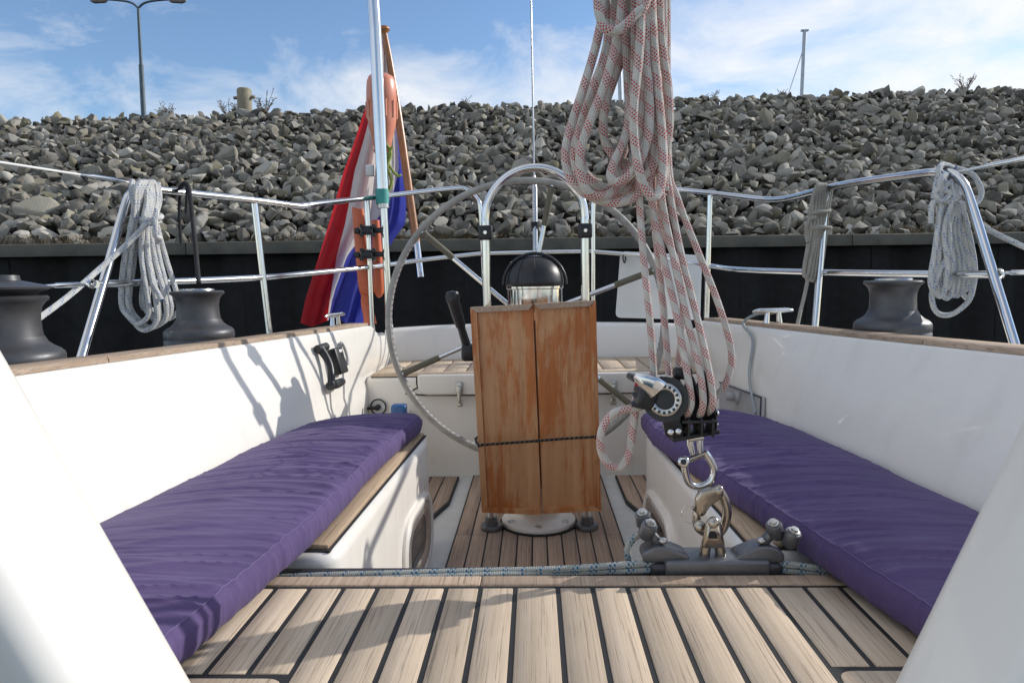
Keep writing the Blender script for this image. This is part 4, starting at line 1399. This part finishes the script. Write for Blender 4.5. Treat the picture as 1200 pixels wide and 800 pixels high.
cheek = round_poly([(-0.032, -0.046), (0.032, -0.046), (0.042, 0.0), (0.03, 0.04), (0.01, 0.056), (-0.01, 0.056), (-0.03, 0.04), (-0.042, 0.0)], 0.012, 3)
for k, a in enumerate((-0.036, -0.0125, 0.0105, 0.033)):
    plate(a, 0.0035, cheek, 'black')
for k, a in enumerate((-0.0242, -0.001, 0.0218)):
    Mx = Matrix.Translation(bc + axis * a) @ axis.to_track_quat('Z', 'Y').to_matrix().to_4x4()
    MB().lathe([(0.012, -0.008), (0.037, -0.008), (0.038, -0.0065), (0.033, -0.002), (0.032, 0), (0.033, 0.002), (0.038, 0.0065), (0.037, 0.008), (0.012, 0.008)], 32, Mx).build('sheave', M['black'], blk)
MB().cyl(BF(-0.042, 0.0), BF(0.039, 0.0), 0.008, 16, 0.002).build('axle', M['steel'], blk)
MB().box(BF(0.0, -0.049), (0.080, 0.05, 0.008), rot=Matrix((axis, bfw, bup)).transposed(), bevel=0.002).build('bottom_bar', M['black'], blk)
for a in (-0.0385, 0.0355):
    for u, f in ((-0.036, -0.022), (-0.036, 0.020), (0.044, 0.0), (-0.015, -0.034), (-0.015, 0.034)):
        for sgn in (1,):
            MB().cyl(BF(a, u, f), BF(a + (-0.004 if a < 0 else 0.004), u, f), 0.0052, 12, 0.001).build('bolt', M['steel'], blk)
# front bolts on the frame that faces the cockpit
for px, py in ((786, 506), (795, 505)):
    MB().cyl(at(px, py, YS - 0.047), at(px, py, YS - 0.036), 0.0052, 12, 0.001).build('bolt', M['steel'], blk)
MB().prism(round_poly([tuple(v) for v in ((-0.016, 0), (0.014, 0.0), (0.006, 0.055), (-0.024, 0.06))], 0.006, 3), 0.006, frame(at(791, 511, YS - 0.036), (1, 0, 0), (-0.05, 0, 1), (0, -1, 0)), bevel=0.001, seg=1, ang=0.9).build('front_strap', M['black'], blk)
for px in (806, 821, 834):
    MB().box(at(px, 500, YS - 0.036), (0.0045, 0.02, 0.030), bevel=0.001).build('frame_rib', M['black'], blk)
MB().box(at(820, 494, YS - 0.044), (0.058, 0.006, 0.005), bevel=0.001).build('frame_bar', M['black'], blk)
# ratchet face with its ring of holes
rc = at(779, 468, YS - 0.052)
rn = Vector((-0.30, -1, 0.12)).normalized()
Mx = Matrix.Translation(rc) @ rn.to_track_quat('Z', 'Y').to_matrix().to_4x4()
MB().lathe([(0.0, -0.02), (0.036, -0.02), (0.037, -0.006), (0.0, -0.006)], 32, Mx).build('ratchet_drum', M['black'], blk)
MB().lathe([(0.0155, -0.004), (0.0155, 0.003), (0.017, 0.0045), (0.0255, 0.0045), (0.027, 0.003), (0.027, -0.004)], 40, Mx).build('ratchet_ring', M['steel_dull'], blk)
for k in range(16):
    a = 2 * math.pi * k / 16
    MB().cyl(Mx @ Vector((0.0212 * math.cos(a), 0.0212 * math.sin(a), 0.0030)), Mx @ Vector((0.0212 * math.cos(a), 0.0212 * math.sin(a), 0.0052)), 0.0026, 8).build('ring_hole', M['black'], blk)
MB().lathe([(0.0, -0.004), (0.0155, -0.004), (0.0155, 0.0005), (0.006, 0.0008), (0, 0.001)], 32, Mx).build('ratchet_hub', M['black'], blk)
# silver cam arm and the cam body beneath it
arm = MB()
ap = [at(744, 440, YS - 0.058), at(754, 446, YS - 0.062), at(765, 452, YS - 0.062), at(771, 457, YS - 0.06)]
arm.tube(ap, [0.006, 0.012, 0.016, 0.018], 12, sub=4, flat=0.38)
arm.build('cam_arm', M['steel'], blk)
MB().box(at(756, 462, YS - 0.03), (0.032, 0.05, 0.040), rot=(0, 0.25, 0.1), bevel=0.007).build('cam_body', M['black'], blk)
MB().box(at(752, 445, YS - 0.035), (0.042, 0.045, 0.010), rot=(0, 0.28, 0.1), bevel=0.003).build('cam_lid', M['black'], blk)
MB().lathe([(0, 0), (0.021, 0), (0.022, 0.004), (0.018, 0.009), (0.018, 0.013), (0.022, 0.018), (0.021, 0.022), (0, 0.022)], 24, Matrix.Translation(at(754, 477, YS - 0.03)) @ Matrix.Rotation(0.15, 4, 'Y')).build('cam', M['black'], blk)
MB().box(at(753, 452, YS - 0.0565), (0.026, 0.003, 0.005), rot=(0, 0.3, 0.1)).build('red_mark', M['red_paint'], blk)
MB().box(at(800, 437, YS - 0.01), (0.03, 0.022, 0.02), bevel=0.005).build('becket', M['black'], blk)

# shackles
sh = thing('bow_shackle', 'polished bow shackle hanging below the triple block', 'shackle', at(818, 570, YS))
b = MB(); b.tube([at(808, 512, YS), at(809, 520, YS), at(812, 532, YS)], [0.005, 0.006, 0.005], 10)
b.tube([at(820, 510, YS), at(820, 518, YS), at(821, 532, YS)], [0.005, 0.006, 0.005], 10)
b.build('link', M['steel'], sh)
MB().tube([at(806, 514, YS - .004), at(824, 512, YS - .004)], 0.0055, 10).build('upper_pin', M['steel'], sh)
b = MB(); b.tube([at(802, 541, YS - .01), at(803, 552, YS - .008), at(808, 566, YS - .004), at(819, 570, YS), at(832, 564, YS), at(837, 552, YS), at(833, 540, YS), at(826, 530, YS)], [0.0065, 0.0062, 0.006, 0.0058, 0.006, 0.0062, 0.0062, 0.0065], 12, sub=5)
b.build('bow', M['steel'], sh)
MB().cyl(at(801, 541, YS - .022), at(802.5, 540.5, YS + .002), 0.0095, 16, 0.002).build('pin_eye', M['steel'], sh)
MB().cyl(at(801, 541, YS - .0235), at(801.1, 541, YS - .0215), 0.005, 12).build('pin_hole', M['black'], sh)
MB().tube([at(803, 540, YS - .004), at(828, 530, YS)], 0.0055, 10).build('pin', M['bronze_steel'], sh)

sn = thing('snap_shackle', 'heavy bronze-toned snap shackle gripping the traveller toggle', 'shackle', at(832, 640, YS))
b = MB()
pl = round_poly([((x - 828) * 0.00144, (588 - y) * 0.00144) for x, y in ((814, 596), (813, 583), (818, 573), (830, 569), (843, 569), (847, 577), (838, 585), (829, 592), (824, 602), (816, 604))][::-1], 0.006, 4)
b.prism(pl, 0.014, frame(at(828, 588, YS - 0.012), (1, 0, 0), (0, 0, 1), (0, -1, 0)), bevel=0.004, seg=3, ang=0.7)
b.build('swivel_head', M['bronze_steel'], sn)
MB().tube([at(843, 573, YS - .01), at(849, 584, YS - .01), at(852, 600, YS - .01), at(848, 618, YS - .01), at(840, 630, YS - .008)], [0.006, 0.0075, 0.008, 0.0075, 0.006], 12, sub=4).build('hinged_arm', M['bronze_steel'], sn)
MB().tube([at(818, 597, YS - .012), at(816, 607, YS - .012), at(819, 618, YS - .012), at(826, 624, YS - .012)], [0.006, 0.0075, 0.008, 0.007], 12, sub=4).build('latch_arm', M['bronze_steel'], sn)
MB().cyl(at(842, 574, YS - .026), at(842, 574, YS), 0.0085, 16, 0.002).build('hinge_pin', M['bronze_steel'], sn)
MB().cyl(at(820, 616, YS - .028), at(820, 616, YS), 0.010, 16, 0.002).build('latch_pin', M['bronze_steel'], sn)
MB().cyl(at(812, 594, YS - .02), at(818, 600, YS - .014), 0.0035, 10).build('pull_pin', M['bronze_steel'], sn)
MB().tube([at(812, 595, YS - .02), at(804, 593, YS - .02), at(799, 600, YS - .02), at(801, 610, YS - .02), at(810, 614, YS - .02)], 0.0009, 6, sub=6).build('pull_ring', M['steel'], sn)

# traveller
tr = thing('mainsheet_traveller', 'dark traveller track with grey car across the bridge deck', 'traveller', (0.0, 1.125, 0.33))
b = MB(); b.box((0, 1.125, 0.335), (0.70, 0.085, 0.05), bevel=0.006)
b.build('track_base', M['alu'], tr)
tk = MB(); tk.box((0, 1.125, 0.368), (1.3, 0.034, 0.018), bevel=0.004)
tk = tk.build('track', M['track'], tr)
for k in range(18):
    x = -0.64 + k * 0.075
    MB().lathe([(0, 0), (0.008, 0), (0.008, 0.0015), (0, 0.0016)], 12, Matrix.Translation((x, 1.125, 0.3765))).build('track_hole_dark', M['black'], tk)  # flat black discs painted as the dark inside the track holes
carc = at(838, 668, 1.10)
MB().box((carc.x, 1.115, 0.395), (0.17, 0.066, 0.030), bevel=0.005).build('car', M['alu'], tr)
for s in (-1, 1):
    MB().box((carc.x + s * 0.092, 1.115, 0.391), (0.03, 0.058, 0.024), bevel=0.007, seg=3).build('car_end', M['track'], tr)
# toggle
b = MB()
pl = round_poly([tuple(v) for v in ((-0.019, 0), (0.019, 0.0), (0.012, 0.042), (0.004, 0.052), (-0.004, 0.052), (-0.012, 0.042))], 0.005, 3)
b.prism(pl, 0.008, frame(at(835, 640, 1.105), (1, 0, 0), (0, 0, 1), (0, -1, 0)), bevel=0.0015, seg=1, ang=0.8)
b.build('toggle', M['bronze_steel'], tr)
MB().prism(round_poly([tuple(v) for v in ((-0.008, 0.014), (0.008, 0.014), (0.005, 0.026), (-0.005, 0.026))], 0.003, 3), 0.002, frame(at(835, 640, 1.0962), (1, 0, 0), (0, 0, 1), (0, -1, 0))).build('toggle_slot', M['caulk'], tr)
MB().cyl(at(836, 612, 1.09), at(836, 612, 1.125), 0.009, 16, 0.002).build('toggle_pin', M['bronze_steel'], tr)
for dx in (-9, 9):
    MB().tube([at(835 + dx * 0.7, 632, 1.11), at(835 + dx, 645, 1.11), at(835 + dx * 1.1, 660, 1.11)], [0.008, 0.009, 0.009], 12, sub=2).build('toggle_leg', M['bronze_steel'], tr)

# control line blocks at each end of the car
for s, px0, lab in ((-1, 770, 'grey control block on the car end holding two teal flecked lines'), (1, 895, 'grey control block on the car end against the shaded cushion')):
    cb_ = thing('control_block', lab, 'pulley block', at(px0, 655, 1.12), 'traveller control blocks')
    X0 = at(px0 + s * -8, 648, 1.115)
    pl = round_poly([tuple(v) for v in ((-0.045, -0.012), (0.045, -0.012), (0.045, 0.002), (0.0, 0.022), (-0.022, 0.022), (-0.045, 0.008))], 0.008, 3)
    pl = [(s * -0.85 * x, y * 0.8) for x, y in pl]
    MB().prism(pl, 0.042, frame(X0 + Vector((0, 0.02, 0.002)), (1, 0, 0), (0, 0, 1), (0, -1, 0)), bevel=0.003, seg=2, ang=0.7).build('housing', M['alu'], cb_)
    MB().cyl(X0 + Vector((s * 0.004, -0.010, 0.022)), X0 + Vector((s * 0.004, -0.010, 0.030)), 0.008, 16, 0.002).build('bolt', M['steel_dull'], cb_)
    for (dx, dz, dy, tl) in ((s * 0.026, 0.046, -0.005, s * -0.3), (s * 0.052 if s > 0 else s * 0.030, 0.036 if s > 0 else 0.052, -0.015 if s > 0 else 0.03, s * 0.2)):
        o = X0 + Vector((dx, dy, dz))
        Mx = Matrix.Translation(o) @ Matrix.Rotation(tl, 4, 'Y') @ Matrix.Rotation(0.35, 4, 'X')
        MB().lathe([(0, -0.020), (0.011, -0.020), (0.0135, -0.016), (0.0135, 0.005), (0.012, 0.008), (0, 0.008)], 20, Mx).build('cam', M['alu'], cb_)
        MB().lathe([(0.0, 0.007), (0.009, 0.0075), (0.009, 0.011), (0.006, 0.0115), (0.006, 0.015), (0, 0.0155)], 16, Mx).build('cam_nut', M['steel_dull'], cb_)
    MB().tube([X0 + Vector((s * 0.01, 0, 0.018)), X0 + Vector((s * 0.024, 0, 0.036))], 0.009, 8).build('arm', M['alu'], cb_)

# traveller control lines
cl = thing('control_line', 'teal flecked control lines running along the traveller track', 'rope', at(500, 672, 1.10))
rope([at(768, 659, 1.10), at(740, 661, 1.10), at(650, 667, 1.10), at(560, 669, 1.10), at(450, 672, 1.10), at(380, 674, 1.10), at(318, 677, 1.11)], 0.0062, 4, 8, mat='rope_teal', name='line', parent=cl)
rope([at(768, 667, 1.10), at(740, 668, 1.10), at(650, 671, 1.10), at(560, 674, 1.09), at(450, 678, 1.09), at(380, 680, 1.09), at(312, 683, 1.10)], 0.0058, 4, 8, mat='rope_teal', name='line', parent=cl)
rope([at(738, 660, 1.13), at(735, 645, 1.13), at(741, 632, 1.13), at(752, 624, 1.125)], 0.006, 5, 8, mat='rope_teal', name='line', parent=cl)
cl = thing('control_line', 'dark teal flecked lines in shade under the cushion edge', 'rope', at(930, 662, 1.10))
rope([at(895, 657, 1.10), at(930, 662, 1.10), at(975, 668, 1.10), at(1010, 673, 1.10)], 0.0062, 4, 8, mat='rope_teal', name='line', parent=cl)
rope([at(895, 665, 1.10), at(930, 669, 1.10), at(975, 674, 1.10), at(1010, 679, 1.10)], 0.0058, 4, 8, mat='rope_teal', name='line', parent=cl)

# ------------------------------------------------------------------ rope coils and lines on the rails
def hank(pts_list, mat, r, name, label, loc, wraps=(), group='rope coils hung on the stern rails'):
    t = thing(name, label, 'rope', loc, group)
    for p in pts_list:
        rope(p, r, 6, 8, mat=mat, name='turn', parent=t)
    for p in wraps:
        rope(p, r, 6, 8, mat=mat, name='wrap', parent=t)
    return t


YL = 2.12
rl = random.Random(3)
ls = []
for k in range(7):                            # long hanging loops
    xo = -20 + k * 5.2 + rl.uniform(-4, 4); w = rl.uniform(6, 20); yb = 392 - rl.uniform(0, 18) - abs(k - 3) * 2
    d = (k - 3) * 0.012
    x_t = 172 + xo * 0.45
    ls.append([at(x_t + 3, 212, YL + d), at(x_t - 4, 225, YL + d - .025), at(x_t - 6, 255, YL + d - .01), at(174 + xo - w * .6 + 1, 310, YL + d), at(178 + xo - w, 355, YL + d), at(180 + xo - w * .5, yb - 8, YL + d), at(184 + xo, yb, YL + d), at(188 + xo + w * .6, yb - 10, YL + d + .01), at(186 + xo + w * .7, 350, YL + d + .01), at(178 + xo * .8 + w * .4, 300, YL + d + .01), at(x_t + 6, 258, YL + d), at(x_t + 10, 235, YL + d + .02), at(x_t + 8, 214, YL + d + .03)])
wr = [[at(160, 255, YL - .01), at(172, 258, YL - .05), at(188, 255, YL - .03), at(186, 252, YL + .05), at(166, 252, YL + .05), at(160, 257, YL + .01), at(173, 262, YL - .05), at(188, 259, YL - .02)],
      [at(184, 246, YL - .03), at(182, 262, YL - .05), at(182, 276, YL - .05), at(187, 279, YL - .03), at(184, 284, YL - .01)],
      [at(155, 212, YL + .0), at(154, 225, YL - .03), at(157, 245, YL - .03), at(152, 270, YL - .03)],
      [at(178, 330, YL - .04), at(186, 345, YL - .04), at(190, 352, YL - .045)]]
hank(ls, 'rope_blue', 0.0080, 'rope_coil', 'white coil with blue flecks hung in long loops above the winch', at(178, 395, YL), wr)

ln = rope([at(172, 262, YL - .055), at(150, 285, 2.05), at(120, 312, 1.98), at(80, 347, 1.86), at(30, 384, 1.70), at(-20, 420, 1.6)], 0.0085, 4, 8, mat='rope_pale', name='mooring_line')
tag(ln, 'white mooring line with blue flecks stretched down from the long coil', 'rope')

YR = 2.12
ls = []
for k in range(8):
    xo = -16 + k * 4.2 + rl.uniform(-2, 2); yb = 345 + rl.uniform(-12, 6)
    d = (k - 3.5) * 0.013
    x_t = 1112 + xo * 0.35
    ls.append([at(x_t, 205, YR + d), at(x_t - 5, 215, YR + d - .02), at(x_t - 4, 240, YR + d), at(1112 + xo * .9, 290, YR + d), at(1112 + xo - 4, 330, YR + d), at(1117 + xo, yb, YR + d), at(1124 + xo, yb - 6, YR + d), at(1126 + xo * .9, 310, YR + d), at(1120 + xo * .8, 270, YR + d), at(x_t + 10, 235, YR + d), at(x_t + 8, 212, YR + d + .02)])
ls.append([at(1108, 235, YR - .03), at(1112, 290, YR - .04), at(1100, 320, YR - .04), at(1092, 345, YR - .04), at(1097, 365, YR - .04), at(1112, 369, YR - .04), at(1128, 360, YR - .04), at(1138, 345, YR - .03), at(1142, 310, YR), at(1130, 250, YR + .01)])
ls.append([at(1112, 215, YR - .04), at(1104, 222, YR - .045), at(1104, 232, YR - .045), at(1114, 237, YR - .045), at(1128, 231, YR - .04), at(1142, 240, YR - .02), at(1150, 225, YR + .0), at(1140, 205, YR + .02), at(1120, 197, YR + .03)])
wr = [[at(1116, 196, YR + .04), at(1104, 193, YR - .02), at(1099, 204, YR - .05), at(1108, 216, YR - .05), at(1100, 232, YR - .05), at(1092, 240, YR - .05), at(1091, 262, YR - .05)],
      [at(1102, 196, YR + .03), at(1098, 212, YR - .04), at(1096, 228, YR - .055), at(1104, 236, YR - .055), at(1112, 226, YR - .055), at(1098, 222, YR - .06), at(1094, 232, YR - .05)]]
hank(ls, 'rope_pale', 0.0080, 'rope_coil', 'bright white coil with blue flecks looped on the sloping rail corner', at(1115, 369, YR), wr)
ln = rope([at(1146, 262, YR + .01), at(1160, 270, 2.08), at(1180, 280, 2.02), at(1230, 303, 1.9)], 0.0085, 4, 8, mat='rope_pale', name='mooring_line')
tag(ln, 'white mooring line leading away from the bright looped coil', 'rope')

YG = 2.58
ls = []
for k in range(5):
    xo = -7 + k * 3.6; d = (k - 2) * 0.010
    ls.append([at(966 + xo * .6, 222, YG + d + .02), at(962 + xo * .6, 217, YG + d - .025), at(958 + xo, 240, YG + d - .015), at(955 + xo, 280, YG + d - .01), at(949 + xo, 318 + (k % 2) * 6, YG + d), at(953 + xo, 322 + (k % 3) * 3, YG + d), at(957 + xo, 300, YG + d), at(964 + xo * .8, 250, YG + d + .01), at(970 + xo * .6, 222, YG + d + .03)])
wr = [[at(948, 268, YG - .03), at(960, 266, YG - .05), at(973, 267, YG - .02), at(968, 266, YG + .05), at(948, 268, YG + .03), at(945, 275, YG - .02), at(947, 284, YG - .04)],
      [at(947, 250, YG - .02), at(958, 249, YG - .05), at(972, 247, YG - .02), at(966, 246, YG + .05)],
      [at(957, 254, YG - .05), at(948, 258, YG - .04), at(945, 270, YG - .03), at(948, 285, YG - .03)]]
wr.append([at(948, 320, YG), at(943, 345, YG - .03), at(938, 365, YG - .06), at(934, 384, YG - .10)])
hank(ls, 'rope_grey', 0.0072, 'rope_coil', 'grey braided coil bound tightly to a stern rail post', at(955, 345, YG), wr)

b = thing('black_strap', 'black cord looped over the rail above the dark winch', 'strap', at(232, 332, 2.3))
MB().tube([at(210, 228, 2.37), at(212, 218, 2.35), at(218, 215, 2.34), at(222, 224, 2.33), at(226, 260, 2.28), at(230, 300, 2.22), at(233, 332, 2.15)], 0.0075, 8, sub=5).build('strand', M['black_cloth'], b)
MB().tube([at(212, 285, 2.40), at(210, 250, 2.40), at(211, 228, 2.38), at(215, 217, 2.36), at(219, 222, 2.34), at(218, 250, 2.33)], 0.005, 8, sub=5).build('strand', M['black_cloth'], b)

# ------------------------------------------------------------------ deck fittings
def cleat(c, label, ang):
    t = thing('deck_cleat', label, 'cleat', c, 'steel cleats on the capping')
    Mr = Matrix.Translation(Vector(c)) @ Matrix.Rotation(ang, 4, 'Z')
    b = MB()
    b.tube([Mr @ Vector(p) for p in ((-0.085, 0, 0.042), (-0.06, 0, 0.045), (0, 0, 0.043), (0.06, 0, 0.045), (0.085, 0, 0.042))], [0.004, 0.008, 0.010, 0.008, 0.004], 10, sub=3)
    b.build('horns', M['steel'], t)
    for s in (-1, 1):
        MB().tube([Mr @ Vector((s * 0.028, 0, 0.0)), Mr @ Vector((s * 0.024, 0, 0.04))], [0.011, 0.008], 10).build('leg', M['steel'], t)
    return t


def capz(y): return interp(ZT, y) + 0.013


cleat((-(interp(XT, 2.75) + 0.055), 2.75, capz(2.75)), 'steel cleat on the capping beside the red flag edge', R(80))
cleat((interp(XT, 2.45) + 0.055, 2.45, capz(2.45)), 'steel cleat on the capping below the grey braided coil', R(20))

# winch handle in its holder on the port coaming
pc = at(386, 430, 2.42)
def coam(y, z, s, off=0.0):
    xt, xb, zt = interp(XT, y), interp(XB, y), interp(ZT, y)
    t_ = (z - 0.43) / (zt - 0.445)
    x = xb + 0.012 + (xt - xb - 0.012) * t_ - 0.012 * math.sin(max(0, min(1, t_)) * math.pi)
    return Vector((s * (x - off), y, z))


def on_coam(px, py, s, off=0.0):
    """hit point of the sight line with the coaming face"""
    y = 2.4
    for _ in range(40):
        p = at(px, py, y)
        y += 0.5 * ((interp(XB, y) + (interp(XT, y) - interp(XB, y)) * (p.z - 0.43) / 0.26) - abs(p.x)) * 2.0
        y = max(1.2, min(3.0, y))
    p = at(px, py, y)
    return coam(p.y, p.z, s, off)


cl_y = 2.45
hpts = [Vector((interp(XT, cl_y) + 0.05, cl_y, capz(cl_y) + 0.035)), Vector((interp(XT, 2.50) + 0.02, 2.50, capz(2.5) + 0.03)), Vector((interp(XT, 2.54) - 0.012, 2.54, capz(2.54) - 0.005))]
hpts += [on_coam(px_, py_, 1, 0.012) for px_, py_ in ((886, 398), (883, 440))] + [on_coam(889, 484, 1, 0.02)]
hs = MB().tube(hpts, 0.0055, 8, sub=5).build('grey_hose', M['hose'])
tag(hs, 'thin grey hose draped from the cleat down the shaded coaming', 'hose')
hp = thing('handle_holder', 'black holder with winch handle on the sunlit coaming', 'holder', on_coam(386, 452, -1))
b = MB()
c0 = on_coam(389, 423, -1, 0.018)
ex = Vector((0.085, 1, 0.0)).normalized(); ez = Vector((-0.25, 0.15, 1)).normalized()
ey = ez.cross(ex).normalized(); ez = ex.cross(ey)
Rm = Matrix((ex, ey, ez)).transposed()
b.box(c0, (0.075, 0.034, 0.10), rot=Rm, bevel=0.006)
b.build('holder', M['black'], hp)
MB().box(on_coam(387, 411, -1, 0.0365), (0.030, 0.004, 0.012), rot=Rm, bevel=0.003).build('slot', M['white'], hp)
b = MB()
b.tube([on_coam(369, 408, -1, .02), on_coam(374, 428, -1, .035), on_coam(378, 452, -1, .03)], [0.016, 0.012, 0.014], 12, sub=4)
b.tube([on_coam(377, 452, -1, .028), on_coam(384, 450, -1, .03), on_coam(391, 447, -1, .03)], [0.016, 0.017, 0.014], 12, sub=2)
b.tube([on_coam(366, 409, -1, .018), on_coam(375, 406, -1, .022)], [0.014, 0.015], 12)
b.build('winch_handle', M['black'], hp)
b = MB()
rc_ = on_coam(399, 414, -1, 0.010)
b.tube([rc_ + Rm @ Vector((0.022 * math.cos(a), 0.0, 0.043 * math.sin(a))) for a in [2 * math.pi * k / 20 for k in range(20)]], 0.006, 8, closed=True)
b.build('end_loop', M['grey_plastic'], hp)

# grey instrument panel in the shaded coaming
pa_, pb_, pc_, pd_ = (on_coam(846, 448, 1, 0.004), on_coam(897, 466, 1, 0.004), on_coam(892, 500, 1, 0.004), on_coam(842, 497, 1, 0.004))
t = thing('engine_panel', 'grey control panel with round knob in the shaded coaming', 'panel', on_coam(870, 498, 1))
m = MB()
inn = [Vector((-0.012, 0, 0))] * 4
q4 = [pa_, pb_, pc_, pd_]
cen = sum(q4, Vector()) / 4
nrm_ = (q4[1] - q4[0]).cross(q4[3] - q4[0]).normalized()
if nrm_.x > 0: nrm_ = -nrm_
q5 = [p + nrm_ * 0.012 for p in q4]
m.add(q4 + q5, [[4, 5, 6, 7], [0, 1, 5, 4], [1, 2, 6, 5], [2, 3, 7, 6], [3, 0, 4, 7]])
m.build('plate', M['grey_plastic'], t)
c = on_coam(868, 466, 1, 0.012)
MB().cyl(c, c + nrm_ * 0.02, 0.022, 20, 0.004).build('knob_base', M['grey_plastic'], t)
MB().cyl(c + nrm_ * 0.018, c + nrm_ * 0.05, 0.014, 16, 0.004).build('knob', M['grey_plastic'], t)
MB().tube([q5[0] + nrm_ * .001, q5[1] + nrm_ * .001, q5[2] + nrm_ * .001], 0.003, 6).build('edge_trim', M['black'], t)

# round socket and blue cap on the locker front
t = thing('locker_socket', 'round white socket with black ring on the locker front', 'socket', at(444, 485, 2.995))
c = at(444, 476, 3.005)
fy = frame(c, (1, 0, 0), (0, 0, 1), (0, -1, 0))
MB().lathe([(0.036, 0), (0.036, 0.012), (0.034, 0.014), (0.030, 0.012), (0.0, 0.011)], 32, fy).build('plate', M['white'], t)
MB().tube([fy @ Vector((0.034 * math.cos(a), 0.034 * math.sin(a), 0.013)) for a in [2 * math.pi * k / 32 for k in range(32)]], 0.0035, 6, closed=True).build('ring', M['black'], t)
MB().cyl(c + Vector((0, -0.01, 0)), c + Vector((0, -0.04, 0)), 0.013, 16, 0.003).build('plug', M['black'], t)
MB().tube([c + Vector((-0.005, -0.03, 0)), c + Vector((-0.025, -0.03, -0.002)), c + Vector((-0.05, -0.026, -0.006))], [0.008, 0.009, 0.006], 8, sub=3).build('plug_lead', M['black'], t)

t = thing('blue_lamp', 'small blue cap on cream base behind the sunlit cushion', 'lamp', at(468, 492, 2.85))
c = at(467, 490, 2.86)
MB().box(c + Vector((0, 0.02, 0.026)), (0.066, 0.05, 0.066), bevel=0.012, seg=3).build('cap', M['blue_plastic'], t)
MB().lathe([(0.0, -0.06), (0.045, -0.06), (0.05, -0.02), (0.048, -0.006), (0.03, 0.0), (0, 0)], 24, Matrix.Translation(c + Vector((0.0, 0.02, -0.002)))).build('base', M['gel'], t)
MB().box(c + Vector((0.0, 0.08, -0.005)), (0.05, 0.13, 0.03), bevel=0.006).build('bracket', M['gel'], t)
